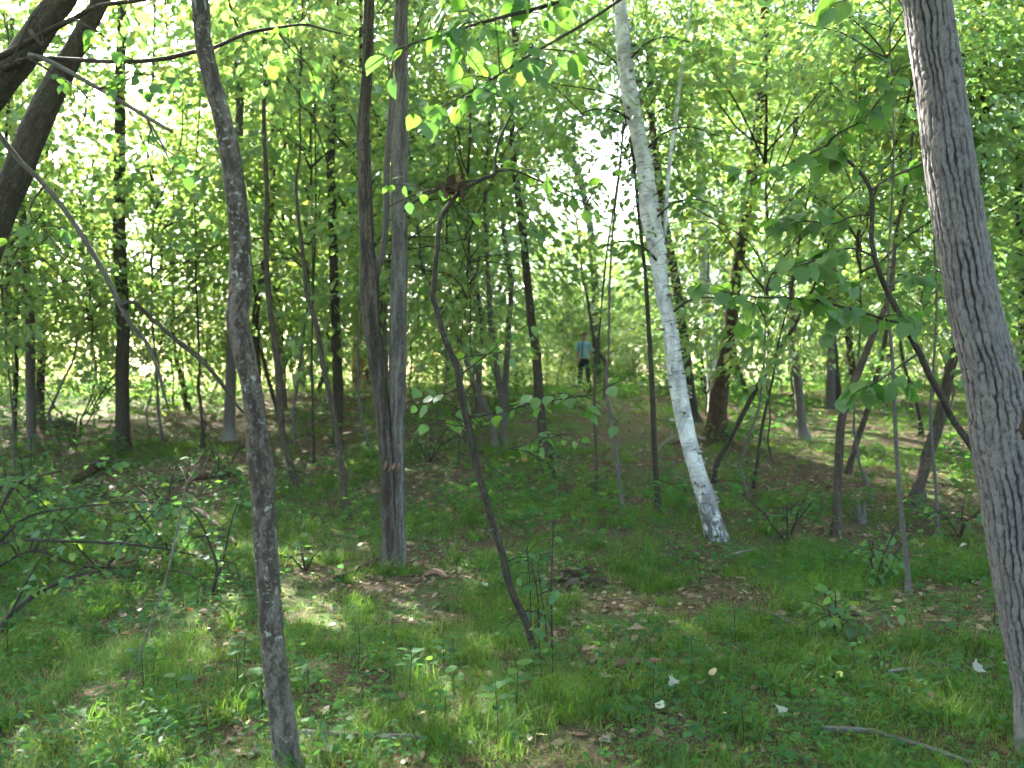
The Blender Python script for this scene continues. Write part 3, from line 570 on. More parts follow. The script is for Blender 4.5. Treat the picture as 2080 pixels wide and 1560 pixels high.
TREES = [
 # name label material points H crown scale extra
 ('tree', 'straight dark trunk standing on the left slope behind the hanging dead branch', M_barkD, [(250, 915, 30), (249, 850, 27), (248, 750, 26), (250, 680, 26), (247, 600, 25), (244, 515, 25), (242, 440, 24), (243, 300, 22), (244, 160, 20)], 9, 'can', .8, {}),
 ('tree', 'pale grey trunk at the far left, right of the leftmost thin stem', M_barkG, [(64, 912, 20), (63, 840, 18), (61, 750, 18), (60, 650, 17), (54, 580, 15), (50, 480, 13)], 7, 'sap', 1.1, {}),
 ('tree', 'brown trunk close beside the pale grey trunk at the far left', M_barkB, [(82, 862, 18), (82, 780, 16), (86, 700, 15), (88, 640, 14), (90, 540, 12)], 7.5, 'can', .6, {}),
 ('sapling', 'leftmost thin dark stem on the left slope', M_barkD, [(28, 890, 11), (31, 800, 10), (34, 720, 9), (32, 640, 8), (36, 560, 6)], 5.5, 'sap', .8, {}),
 ('tree', 'dark trunk behind and left of the straight dark trunk on the left crest', M_barkD, [(211, 800, 20), (212, 740, 19), (211, 690, 18), (209, 600, 18), (208, 520, 16)], 9, 'can', .9, {}),
 ('sapling', 'dark stem curving right at its foot on the left crest', M_barkD, [(383, 832, 11), (378, 805, 10), (370, 775, 10), (360, 735, 9), (352, 690, 9), (352, 600, 8), (356, 500, 7)], 7, 'sap', 1, {}),
 ('sapling', 'short thin dark stem on the left slope between dead branches', M_barkD, [(412, 909, 8), (412, 870, 7), (409, 835, 6), (404, 790, 5), (405, 740, 4)], 3.6, 'sap', .6, {}),
 ('tree', 'grey trunk partly hidden behind the slim near tree', M_barkG, [(466, 893, 25), (466, 840, 23), (469, 780, 22), (471, 717, 21), (474, 620, 20), (478, 500, 18), (486, 240, 16)], 9, 'can', .8, {}),
 ('tree', 'bent brown trunk just right of the slim near tree', M_barkB, [(600, 990, 14), (592, 952, 14), (582, 910, 14), (573, 875, 15), (569, 818, 15), (565, 750, 14), (556, 680, 13), (546, 602, 12), (540, 500, 11), (542, 380, 9)], 6.5, 'sap', 1.1, {}),
 ('sapling', 'thin stem leaning left just right of the slim near tree', M_barkD, [(572, 880, 8), (562, 830, 8), (548, 780, 8), (535, 730, 7), (526, 685, 6), (520, 620, 5)], 4.8, 'sap', .7, {}),
 ('sapling', 'slender long stem leaning left before the straight dark trunk by the twin tree', M_barkB, [(710, 1055, 13), (704, 1020, 12), (697, 986, 12), (692, 930, 12), (684, 870, 12), (673, 818, 12), (665, 780, 11), (656, 744, 11), (650, 700, 11), (643, 660, 10), (630, 620, 10), (622, 592, 9), (616, 525, 8), (606, 440, 7), (602, 370, 6), (610, 300, 4)], 6, 'sap', .9, {}),
 ('tree', 'straight dark trunk left of the twin stemmed tree', M_barkD, [(684, 906, 24), (686, 850, 22), (687, 800, 21), (686, 750, 20), (683, 680, 19), (680, 600, 19), (677, 515, 18), (675, 420, 17), (672, 330, 16), (680, 160, 14), (688, 20, 12)], 9, 'can', .8, {}),
 ('sapling', 'hair thin stem left of the slender leaning stem', M_barkD, [(637, 942, 6), (636, 880, 6), (635, 800, 5), (633, 740, 5), (634, 680, 4)], 4.2, 'sap', .6, {}),
 ('tree', 'broad sunlit reddish trunk on the crest behind the twin stemmed tree', M_barkR, [(738, 793, 54), (736, 760, 44), (734, 720, 38), (732, 680, 34), (727, 620, 31), (722, 540, 29), (716, 450, 27), (712, 380, 26), (708, 300, 24), (708, 200, 20)], 11, 'can', 1.1, dict(sides=26, step=.06, relief=relief_rough, flare=1.1)),
 ('sapling', 'pale grey sapling leaning left behind the wavy sapling', M_barkG, [(1008, 912, 12), (1006, 905, 12), (1001, 865, 12), (986, 828, 12), (969, 794, 12), (956, 757, 12), (942, 717, 12), (925, 676, 11), (909, 648, 10), (894, 620, 9), (872, 570, 9), (855, 535, 8), (850, 470, 6)], 6, 'sap', .9, {}),
 ('sapling', 'thin grey trunk standing between the wavy sapling and the leaning brown trunk', M_barkG, [(1023, 908, 14), (1021, 860, 13), (1020, 818, 13), (1013, 777, 13), (1006, 717, 12), (996, 650, 11), (993, 575, 11), (988, 500, 9), (985, 420, 8)], 7, 'sap', 1.1, {}),
 ('tree', 'brown trunk leaning left in the centre, left of the person', M_barkB, [(1107, 930, 20), (1102, 885, 20), (1097, 835, 21), (1094, 784, 20), (1089, 717, 19), (1079, 650, 18), (1074, 600, 17), (1069, 549, 17), (1062, 470, 16), (1050, 380, 14), (1042, 300, 12)], 8.5, 'can', .8, {}),
 ('tree', 'grey trunk rising just behind the person and curving left at the top', M_barkG, [(1214, 786, 20), (1213, 750, 17), (1211, 680, 16), (1209, 600, 16), (1205, 540, 15), (1194, 430, 15), (1165, 330, 15), (1140, 292, 15), (1100, 235, 14), (1050, 165, 13), (1006, 110, 12), (990, 30, 11)], 13.5, 'can', 1, dict(d=28.5)),
 ('sapling', 'curved brown sapling to the right of the person', M_barkB, [(1229, 812, 8), (1230, 775, 8), (1231, 744, 8), (1225, 728, 8), (1216, 716, 7), (1206, 690, 7), (1199, 640, 6), (1192, 600, 6), (1183, 560, 5), (1178, 500, 4)], 6.4, 'sap', .8, {}),
 ('sapling', 'thin upright stem on the slope below the person', M_barkB, [(1211, 1002, 8), (1211, 950, 7), (1210, 890, 7), (1207, 840, 7), (1208, 780, 6), (1212, 745, 4)], 3.6, 'sap', .45, {}),
 ('sapling', 'thin grey stem leaning left on the slope between the person and the birch', M_barkG, [(1265, 1036, 9), (1264, 1020, 9), (1257, 969, 9), (1249, 902, 8), (1242, 851, 8), (1234, 815, 7), (1232, 770, 6), (1236, 710, 5)], 4.6, 'sap', .7, {}),
 ('sapling', 'dark slender stem just left of the white birch', M_barkD, [(1337, 1040, 13), (1335, 1000, 12), (1331, 940, 11), (1328, 880, 11), (1326, 818, 11), (1321, 717, 10), (1316, 640, 9), (1311, 560, 8), (1300, 460, 7)], 6, 'sap', 1, {}),
 ('tree', 'dark trunk running up close behind the white birch', M_barkD, [(1409, 856, 24), (1405, 820, 22), (1400, 780, 20), (1390, 690, 19), (1374, 580, 19), (1354, 475, 18), (1336, 350, 17), (1322, 220, 15), (1318, 100, 13)], 9.5, 'can', .9, {}),
 ('sapling', 'thin dark stem leaning left just right of the white birch', M_barkD, [(1437, 800, 13), (1431, 780, 12), (1426, 750, 12), (1420, 703, 11), (1414, 616, 10), (1411, 540, 8)], 7.5, 'sap', 1, {}),
 ('birch_tree', 'thinner white birch standing behind the dark broken trunk', M_birch, [(1452, 800, 25), (1446, 750, 24), (1439, 680, 24), (1434, 616, 23), (1429, 530, 23), (1425, 437, 22), (1420, 286, 20), (1414, 150, 16)], 10, 'can', .8, dict(d=17.5)),
 ('tree', 'thick dark trunk with swollen mossy foot right of the birch', M_rot, [(1454, 898, 50), (1457, 862, 44), (1459, 830, 38), (1464, 780, 33), (1475, 720, 29), (1486, 640, 27), (1492, 575, 26), (1504, 500, 25), (1528, 350, 22), (1545, 202, 20), (1550, 120, 20), (1553, 0, 18)], 10, 'can', 1, dict(sides=22, relief=relief_rough, step=.05)),
 ('sapling', 'thin dark stem leaning far right beside the birch foot', M_barkD, [(1449, 982, 10), (1457, 939, 10), (1478, 902, 10), (1504, 851, 10), (1525, 811, 10), (1548, 767, 10), (1575, 724, 9), (1609, 670, 8), (1640, 610, 7), (1668, 545, 5), (1690, 470, 4)], None, None, 1, {}),
 ('sapling', 'second thin dark stem leaning right, farther from the birch', M_barkD, [(1531, 992, 7), (1536, 950, 6), (1542, 910, 6), (1548, 868, 6), (1560, 810, 6), (1572, 758, 5), (1583, 690, 4)], 4.2, 'sap', .6, {}),
 ('tree', 'short looking pale trunk with dark foot on the right slope', M_barkG, [(1634, 892, 24), (1629, 868, 19), (1625, 830, 18), (1621, 784, 17), (1616, 730, 16), (1610, 640, 14), (1604, 520, 12)], 8, 'can', .7, {}),
 ('tree', 'brown trunk forking low and leaning right on the right slope', M_barkB, [(1699, 1088, 18), (1700, 1040, 17), (1701, 986, 16), (1705, 919, 17), (1707, 878, 17), (1712, 845, 16), (1723, 811, 15), (1740, 764, 15), (1757, 724, 14), (1774, 680, 13), (1796, 630, 11), (1812, 570, 9), (1820, 480, 7)], 6, 'sap', 1.1, {}),
 ('sapling', 'thin trunk leaning right behind the forking brown trunk', M_barkB, [(1722, 962, 12), (1733, 919, 11), (1754, 858, 11), (1767, 818, 10), (1784, 751, 10), (1798, 690, 9), (1805, 620, 7)], 6, 'sap', .9, {}),
 ('sapling', 'long thin pale stem in front of the forking brown trunk', M_barkG, [(1846, 1207, 9), (1843, 1160, 9), (1838, 1110, 9), (1830, 1035, 9), (1826, 990, 9), (1822, 930, 8), (1818, 850, 8), (1815, 780, 7), (1813, 740, 7), (1808, 670, 6), (1802, 600, 5), (1806, 500, 4)], 4.6, 'sap', .7, dict(cdz=-.5)),
 ('tree', 'dark brown trunk leaning right near the furrowed tree', M_barkB, [(1858, 1022, 29), (1863, 1000, 25), (1881, 936, 24), (1898, 885, 23), (1912, 838, 21), (1925, 774, 20), (1942, 703, 18), (1956, 640, 17), (1975, 540, 15), (1990, 400, 12)], 7, 'can', .7, {}),
 ('sapling', 'thin grey stem behind the leaning brown trunk at right', M_barkG, [(1905, 1090, 8), (1903, 1030, 7), (1900, 970, 7), (1893, 900, 6), (1890, 830, 6), (1896, 750, 5)], 4.8, 'sap', .7, {}),
 ('tree', 'dark trunk seen just right of the furrowed tree', M_barkD, [(2098, 985, 24), (2092, 860, 22), (2082, 740, 20), (2077, 640, 18), (2072, 520, 17), (2066, 300, 14), (2050, 160, 11)], 8, 'can', .7, {}),
 ('tree', 'dim trunk between the leaning brown trunk and the pale trunk on the right crest', M_barkD, [(1708, 830, 17), (1703, 800, 15), (1698, 761, 14), (1692, 710, 18), (1686, 660, 16), (1680, 560, 13)], 8, 'can', .8, {}),
 ('sapling', 'thin forked dark stem on the right slope left of the furrowed tree', M_barkD, [(1872, 885, 9), (1868, 850, 8), (1855, 800, 8), (1842, 760, 7), (1832, 720, 6), (1826, 660, 5)], 5.4, 'sap', .8, {}),
]
rnd.seed(3)
SPOTS = [on_ground(*q) for q in ((1050, 1300), (720, 1130), (300, 1530))]
def in_beam(x, y, wid, h0, h1):
    # gaps in the canopy through which the sun flecks on the foreground come
    dx, dy = math.sin(SUN_AZ), math.cos(SUN_AZ); ct = 1 / math.tan(SUN_EL)
    for q in SPOTS:
        t_ = (x - q.x) * dx + (y - q.y) * dy
        if h0 * ct - 1 < t_ < h1 * ct + 1 and abs((x - q.x) * dy - (y - q.y) * dx) < wid: return True
    return False
for nm, lb, mt, pts, H, ck, cs, ex in TREES:
    d0 = ex.get('d') or hit(pts[0][0], pts[0][1])
    if H: H = max(H, 2.0 + .34 * d0)
    kw = dict(sides=10, step=.07); kw.update(ex)
    if ck: cs *= .85 if d0 < 15 else .95
    if in_beam((pts[0][0] - CX) / F * d0, d0, 1.2, 3, 12): cs *= .6
    tree(nm, lb, mt, pts, H, ck, cs, cat='birch' if nm == 'birch_tree' else nm, **kw)

# ------------------------------------------------------------------ filler forest behind: shared trunk meshes
def trunk_mesh(seed, h, r, mat):
    g = random.Random(seed); x = y = 0; W = [(0, 0, -.3)]; Rr = [r * 1.35]; z = 0
    W.append((0, 0, .0)); Rr.append(r * 1.15)
    while z < h:
        z += h / 9; k_ = 1.0 if z < h * .45 else .12; x += g.gauss(0, .016 * h) * k_; y += g.gauss(0, .016 * h) * k_
        W.append((x, y, z)); Rr.append(r * max(.12, 1 - .85 * z / h))
    mb = MB(); mb.tube(W, Rr, n=8, step=.3, lump=.12, seed=seed); return mb.mesh('trunk', mat), (x, y, z)
BIGT = [trunk_mesh(s, 9.0, .075, m) for s, m in ((1, M_barkT), (2, M_barkB), (3, M_barkG), (4, M_barkG), (5, M_barkT))]
SMT = [trunk_mesh(s, 3.4, .015, m) for s, m in ((21, M_barkT), (22, M_barkB), (23, M_barkG), (24, M_barkG))]
PT = on_ground(1187, 778); PT.y = 26.5
def blocked(x, y, rad):
    px = CX + F * x / y
    return y < 27.5 and abs(px - 1187) < 34 + rad * F / y
placed = []
def ok(x, y, md):
    for a, b in placed:
        if (a - x) ** 2 + (b - y) ** 2 < md * md: return False
    placed.append((x, y)); return True
BINS = [(330, 'left of the straight dark trunk on the left slope'), (620, 'behind the slim near tree on the left'), (900, 'behind the twin stemmed tree'), (1180, 'between the wavy sapling and the person'),
        (1420, 'behind the white birch'), (1700, 'between the birch and the forking brown trunk'), (9999, 'behind the furrowed tree on the right')]
def where(x, y):
    px = CX + F * x / y
    return next(t for e_, t in BINS if px < e_)
def sunlane(x, y):
    # the opening towards the clearing on the left through which the sun reaches the crest
    ax, ay, dx, dy = -7.5, 18.0, math.sin(SUN_AZ), math.cos(SUN_AZ)
    t_ = (x - ax) * dx + (y - ay) * dy
    return abs((x - ax) * dy - (y - ay) * dx) if t_ > 2 else 99
nb = 0; tries = 0
while nb < 68 and tries < 6000:
    tries += 1
    y = rnd.uniform(14, 37); x = rnd.uniform(-.85 * y - 2, .85 * y + 2); px = CX + F * x / y
    if blocked(x, y, .4) or (1030 < px < 1290 and y < 34) or sunlane(x, y) < 3.6 or in_beam(x, y, 1.1, 4, 13) or not ok(x, y, 1.8): continue
    s = rnd.uniform(.85, 1.45); wh = where(x, y); fr = 'on the far crest' if y > 28 else 'on the slope'
    e = empty('tree', (x, y, gz(x, y)), 'slender tree %s, %s' % (fr, wh), 'tree', 'slender trees %s %s' % (fr, wh), rnd.uniform(0, 6.28), s)
    tm, top = BIGT[rnd.randrange(5)]; lm, bm = CAN[rnd.randrange(4)]
    obj('trunk', tm, e, WORLD[e])
    M = WORLD[e] @ Matrix.Translation((top[0], top[1], top[2] - 1.9)) @ Matrix.Scale(rnd.uniform(.8, 1.05), 4)
    obj('branches', bm, e, M); obj('crown', lm, e, M); nb += 1
def understory(n, y0, y1, pw, s0, s1, md, drop0, drop1, nm, desc):
    k = 0; tries = 0
    while k < n and tries < 9000:
        tries += 1
        y = y0 + (y1 - y0) * rnd.random() ** pw; x = rnd.uniform(-.8 * y - 1, .8 * y + 1)
        s = rnd.uniform(s0, s1)
        if blocked(x, y, 1.45 * s) or (y < 11.5 and -7 < x < -.5) or (sunlane(x, y) < 2.2 and rnd.random() < .75) or in_beam(x, y, 1.0, 1, 6) or not ok(x, y, md): continue
        wh = where(x, y)
        e = empty(nm, (x, y, gz(x, y)), '%s %s' % (desc, wh), 'sapling', '%s %s' % (desc.split(' with')[0], wh), rnd.uniform(0, 6.28), s)
        tm, top = SMT[rnd.randrange(4)]; lm, bm = SAP[rnd.randrange(4)]
        obj('stem', tm, e, WORLD[e])
        M = WORLD[e] @ Matrix.Translation((top[0], top[1], top[2] - rnd.uniform(drop0, drop1)))
        obj('branches', bm, e, M); obj('crown', lm, e, M); k += 1
understory(112, 13.5, 29, .9, .75, 1.5, 1.0, .3, 1.1, 'understory_sapling', 'young understory sapling')
understory(16, 7.6, 11.5, 1, 1.05, 1.35, 1.0, -.1, .3, 'understory_sapling', 'tall young sapling')
understory(75, 26, 40, 1, .7, 1.25, .9, 1.1, 1.9, 'thicket_sapling', 'sunlit bushy crest sapling')
for px, y, s, wh in ((330, 13.2, 1.6, 'between the straight dark trunk and the slim near tree'), (120, 13.6, 1.6, 'between the leaning tree and the straight dark trunk'), (600, 13.0, 1.75, 'just right of the slim near tree'),
                     (1570, 11.6, 1.0, 'just right of the birch foot'), (1730, 10.4, 1.35, ''), (1880, 9.4, 1.1, 'behind the arching sapling'), 
                     (930, 11.0, 1.15, 'behind the wavy sapling'), (1100, 11.6, 1.8, ''), (1300, 10.8, 1.75, ''), (760, 12.2, 1.7, 'behind the twin stemmed tree')):
    x = (px - CX) / F * y
    if not wh: rnd.uniform(0, 6.28); rnd.randrange(4); rnd.randrange(4); continue
    e = empty('understory_sapling', (x, y, gz(x, y)), 'tall leafy sapling ' + wh, 'sapling', None, rnd.uniform(0, 6.28), s)
    tm, top = SMT[rnd.randrange(4)]; lm, bm = SAP[rnd.randrange(4)]
    obj('stem', tm, e, WORLD[e]); M = WORLD[e] @ Matrix.Translation((top[0], top[1], top[2] - .1))
    obj('branches', bm, e, M); obj('crown', lm, e, M)
for k in range(14):
    y = rnd.uniform(29.5, 39); x = (rnd.uniform(1090, 1300) - CX) / F * y; s = rnd.uniform(1.0, 1.7)
    e = empty('understory_sapling', (x, y, gz(x, y)), 'leafy sapling standing just behind the person on the crest', 'sapling', 'leafy saplings just behind the person', rnd.uniform(0, 6.28), s)
    tm, top = SMT[rnd.randrange(4)]; lm, bm = SAP[rnd.randrange(4)]
    obj('stem', tm, e, WORLD[e]); M = WORLD[e] @ Matrix.Translation((top[0], top[1], top[2] - rnd.uniform(.6, 1.9)))
    obj('branches', bm, e, M); obj('crown', lm, e, M)
# openings in the foliage at the top centre and on the right
def prune(o):
    for c in list(o.children): bpy.data.objects.remove(c)
    bpy.data.objects.remove(o)
kk = 0
for o in [o for o in C.objects if o.parent is None and o.get('group') and o.name.split('.')[0] in ('tree', 'understory_sapling')]:
    x, y = o.location.x, o.location.y; px = CX + F * x / max(y, .1)
    if y < 7: continue
    kk += 1
    if o.name.startswith('tree') and px > 1330 and y < 30 and kk % 2: prune(o)
    elif o.name.startswith('under') and px > 1450 and y < 20 and kk % 2: prune(o)
# unseen trees added beside and behind the photographer to shade the foreground
for x, y in ((-6, 3.5), (6.5, 5), (-5, -3), (4, -4), (8.5, 9.5), (-9.5, 8), (-10.6, 11.5), (.5, -8), (-2, -2.5), (2.2, -1.5), (-3.6, .6), (5.2, 1.2), (9, 0), (-9.5, -1)):
    s = rnd.uniform(1.0, 1.25)
    e = empty('tree', (x, y, gz(x, y)), 'tall unseen tree added out of view to shade the foreground grass', 'tree', 'unseen trees added around the photographer for shade', rnd.uniform(0, 6), s)
    tm, top = BIGT[rnd.randrange(5)]; lm, bm = CAN[rnd.randrange(4)]
    obj('trunk', tm, e, WORLD[e]); M = WORLD[e] @ Matrix.Translation((top[0], top[1], top[2] - 1.2))
    obj('branches', bm, e, M); obj('crown', lm, e, M)

# ------------------------------------------------------------------ near leaves as single pieces
rnd.seed(77)
def near_leaf(kind, seed):
    g = np.random.default_rng(seed)
    if kind == 'ovate':
        pr = [(0, .02), (.06, .20), (.2, .36), (.38, .40), (.58, .33), (.76, .2), (.9, .07), (1, 0)]
    elif kind == 'round':
        pr = [(0, .02), (-.04, .2), (.1, .40), (.34, .48), (.58, .40), (.78, .22), (.92, .06), (1, 0)]
    else:  # lobed maple
        pr = [(0, .02), (.02, .2), (-.02, .42), (.2, .34), (.42, .58), (.46, .26), (.72, .24), (1, 0)]
    V = []; k = len(pr)
    for i, (a, b) in enumerate(pr):
        ax = a if kind != 'lobed' else i / (k - 1)
        V.append((ax, 0, -.10 * ax * ax + .0))
    for sgn in (-1, 1):
        for a, b in pr: V.append((a, sgn * b * (1 + g.normal(0, .04)), .22 * b + .05 * math.sin(a * 9 + seed) * b - .16 * max(a, 0) ** 2 - .25 * b * b))
    V = np.array(V); q = []
    for i in range(k - 1):
        q.append((i, k + i, k + i + 1, i + 1)); q.append((i + 1, 2 * k + i + 1, 2 * k + i, i))
    return V, np.array(q)
def near_leaf_mesh(kind, seed, mat, name='leaf'):
    V, q = near_leaf(kind, seed); return mk_mesh(name, V, [q], mat, True)
L_OV = [near_leaf_mesh('ovate', s, M_near) for s in range(4)]
L_RD = [near_leaf_mesh('round', s, M_near) for s in range(3)]
M_seed = leaf_mat('seedling_leaf', [(.04, .12, .035), (.055, .14, .035), (.035, .10, .042), (.07, .15, .03)], [(.11, .30, .04), (.15, .34, .04), (.10, .26, .05), (.18, .36, .04)], gloss=.012, use_attr=False, veins=True)
L_SD = [near_leaf_mesh(k, s, M_seed) for k, s in (('ovate', 41), ('ovate', 42), ('round', 43))]
L_BU = [near_leaf_mesh(k, s, M_bush) for k, s in (('ovate', 1), ('round', 5), ('lobed', 2), ('lobed', 7), ('ovate', 9))]

def leafM(p, fwd, nrm, size):
    f = fwd.normalized(); n = (nrm - f * nrm.dot(f)).normalized(); s = n.cross(f)
    return Matrix.Translation(p) @ Matrix((f, s, n)).transposed().to_4x4() @ Matrix.Scale(size, 4)
def leafy(e, name, mat, pts, d, dz, nleaf, size, meshes, spread=.12, droop=.6, start=.25, twig=.0025, tsub=0):
    """branch mesh (with twigs) as a part of e; its leaves are sub-parts"""
    W, Rr = trace(pts, d, dz)
    p, r, s = smooth_path(W, Rr, .02); mb = MB()
    mb.tube(W, Rr, n=6, step=.05, lump=.08, seed=len(C.objects) % 40)
    L = []
    lines = [(p, start)]
    for k in range(tsub):
        i = int(len(p) * rnd.uniform(start, .9)); b = Vector(p[i]); ln = spread * rnd.uniform(1.4, 3.0)
        dv = Vector((rnd.gauss(0, 1), rnd.gauss(0, .7), rnd.gauss(.0, .35))).normalized()
        q = [b, b + dv * ln * .5 + Vector((0, 0, .01)), b + dv * ln - Vector((0, 0, .03))]
        mb.tube(q, [twig * 1.3, twig, twig * .6], n=4, step=.05, lump=0, caps=False)
        pp, _, _ = smooth_path(q, [1, 1, 1], .02); lines.append((pp, .15))
    wts = [len(a) for a, _ in lines]
    for k in range(nleaf):
        a, st_ = rnd.choices(lines, wts)[0]
        i = int(len(a) * rnd.uniform(st_, .999)); b = Vector(a[i])
        tn = Vector(a[min(i + 1, len(a) - 1)] - a[max(i - 1, 0)]).normalized()
        o = Vector((rnd.gauss(0, 1), rnd.gauss(0, 1), rnd.gauss(-.1, .35))); o = (o - tn * o.dot(tn) + tn * .5).normalized()
        c = b + o * spread * rnd.uniform(.15, .6)
        mb.tube([b, (b + c) / 2 + Vector((0, 0, .006)), c], [twig * .6, twig * .5, twig * .35], n=3, step=.03, lump=0, caps=False)
        fw = o + Vector((rnd.gauss(0, .3), rnd.gauss(0, .3), -droop - rnd.random() * .5))
        nr = Vector((rnd.gauss(0, .4), rnd.gauss(-.1, .4), 1))
        L.append((c, fw, nr, size * rnd.uniform(.5, 1.1)))
    bo = obj(name, mb.mesh(name, mat), e)
    for c, fw, nr, sz in L: obj('leaf', meshes[rnd.randrange(len(meshes))], bo, leafM(c, fw, nr, sz))
    return bo

# sapling with big leaves in front of the furrowed tree's left side
d35 = 5.3
b35 = Vector(P(2090, 1235, d35)); b35.z = gz(b35.x, b35.y)
t35 = empty('sapling', b35, 'arching dark sapling with broad drooping leaves left of the furrowed tree', 'sapling')
W, Rr = trace([(2092, 1240, 18), (2055, 1100, 16), (2020, 1000, 15), (1986, 929, 14), (1966, 895, 14), (1935, 852, 13), (1915, 811, 13), (1888, 761, 13), (1868, 717, 13), (1844, 673, 13), (1824, 633, 12), (1804, 596, 11), (1787, 555, 10), (1777, 522, 10), (1770, 481, 9), (1772, 437, 9), (1769, 390, 9), (1757, 363, 8), (1740, 343, 7), (1717, 323, 7), (1696, 306, 6), (1680, 296, 6)], d35)
W[0].z = gz(W[0].x, W[0].y) - .08
mb = MB(); mb.tube(W, Rr, n=10, step=.03, lump=.1, seed=8); obj('trunk', mb.mesh('trunk', M_barkD), t35)
leafy(t35, 'branch', M_barkD, [(1769, 390, 7), (1787, 373, 6), (1817, 357, 5), (1851, 343, 5), (1878, 330, 4), (1915, 300, 3)], d35, .2, 18, .12, L_RD, tsub=2)
leafy(t35, 'branch', M_barkD, [(1680, 296, 5), (1649, 310, 5), (1602, 333, 4), (1555, 350, 3), (1520, 368, 2)], d35, -.3, 39, .12, L_RD, tsub=4, start=.05)
leafy(t35, 'branch', M_barkD, [(1680, 296, 5), (1700, 272, 4), (1750, 246, 4), (1777, 215, 3), (1811, 168, 2), (1830, 130, 2)], d35, -.3, 34, .115, L_RD, tsub=4, start=.1)
leafy(t35, 'branch', M_barkD, [(1834, 655, 7), (1801, 650, 6), (1750, 633, 6), (1700, 621, 5), (1666, 611, 5), (1616, 606, 4), (1548, 604, 4), (1508, 599, 3), (1457, 589, 2)], d35, -.35, 68, .125, L_RD, tsub=9, start=.12)
leafy(t35, 'branch', M_barkD, [(1776, 522, 5), (1745, 508, 4), (1720, 505, 4), (1683, 518, 4), (1656, 530, 3), (1600, 545, 2), (1560, 560, 2)], d35, -.4, 44, .12, L_RD, tsub=6)
leafy(t35, 'branch', M_dead, [(1804, 580, 4), (1822, 574, 4), (1844, 567, 4), (1885, 565, 3), (1900, 550, 2)], d35, .1, 13, .11, L_RD, tsub=1)
leafy(t35, 'branch', M_barkD, [(1868, 717, 4), (1840, 735, 4), (1790, 770, 3), (1740, 795, 2), (1700, 800, 2)], d35, -.25, 29, .115, L_RD, tsub=4)
leafy(t35, 'branch', M_barkD, [(1772, 437, 4), (1730, 440, 3), (1690, 455, 3), (1630, 450, 2), (1570, 470, 2)], d35, .3, 34, .12, L_RD, tsub=5)

# overhanging leafy branch of the furrowed tree, top centre
leafy(t2, 'branch', M_barkD, [(1865, -160, 26), (1700, -170, 20), (1500, -130, 15), (1300, -60, 11), (1150, 0, 9), (1000, 40, 7), (900, 70, 5), (808, 100, 4), (730, 150, 2)], 3.3, -.25, 66, .098, L_OV, spread=.10, droop=.8, tsub=11, start=.62)
leafy(t2, 'branch', M_barkD, [(1500, -130, 10), (1350, -60, 8), (1200, 40, 6), (1080, 110, 5), (1000, 160, 4), (930, 200, 3), (860, 240, 2)], 3.25, -.2, 46, .098, L_OV, spread=.10, droop=.8, tsub=7, start=.62)
leafy(t2, 'branch', M_barkD, [(1868, -190, 14), (1820, -120, 10), (1780, -60, 7), (1740, -10, 4), (1700, 5, 2)], 3.3, -.3, 12, .10, L_OV, spread=.09, tsub=2, start=.5)
# leaves on the wavy sapling
leafy(t4, 'branch', M_barkD, [(952, 848, 6), (985, 842, 5), (1026, 835, 5), (1077, 821, 4), (1161, 808, 4), (1205, 801, 3), (1228, 788, 3), (1262, 772, 2)], d4, -.3, 40, .082, L_OV, tsub=6, start=.3, droop=.3)
leafy(t4, 'branch', M_barkD, [(932, 790, 5), (905, 800, 4), (875, 815, 3), (845, 822, 2), (825, 830, 2)], d4, .1, 15, .085, L_OV, tsub=2, droop=.5)
leafy(t4, 'branch', M_barkD, [(938, 760, 4), (990, 720, 3), (1030, 690, 2), (1070, 660, 2)], d4, .3, 12, .08, L_OV, tsub=2)
leafy(t4, 'branch', M_barkD, [(1005, 350, 6), (1040, 345, 4), (1090, 365, 3), (1140, 390, 3), (1200, 420, 2), (1230, 450, 2)], d4, .2, 30, .085, L_OV, tsub=6, start=.2)
leafy(t4, 'branch', M_barkD, [(976, 365, 4), (930, 372, 4), (880, 385, 3), (830, 400, 2), (790, 420, 2)], d4, .1, 12, .08, L_OV, tsub=2, start=.3)
leafy(t4, 'branch', M_barkD, [(970, 953, 4), (1010, 920, 3), (1060, 905, 3), (1110, 890, 2), (1170, 880, 2)], d4, .8, 22, .08, L_OV, tsub=4, droop=.35)
leafy(t4, 'branch', M_barkD, [(958, 890, 4), (935, 860, 3), (905, 850, 2), (870, 862, 2)], d4, .3, 12, .08, L_OV, tsub=2, droop=.35)
# leafy side branches of the birch
for pts, dz_ in (([(1343, 540, 6), (1310, 505, 5), (1270, 490, 3), (1225, 500, 2)], -.6), ([(1360, 640, 6), (1400, 610, 5), (1450, 605, 3), (1500, 625, 2)], -.5), ([(1306, 310, 6), (1350, 270, 4), (1400, 258, 3), (1455, 275, 2)], -.5),
                 ([(1290, 250, 6), (1250, 225, 4), (1205, 222, 3), (1160, 240, 2)], -.4), ([(1325, 450, 6), (1365, 415, 4), (1410, 405, 3), (1460, 420, 2)], -.7), ([(1272, 130, 6), (1310, 90, 4), (1350, 75, 3), (1400, 85, 2)], -.5)):
    leafy(t5, 'branch', M_barkD, pts, d5, dz_, 26, .078, L_OV, spread=.13, tsub=5, droop=.5)
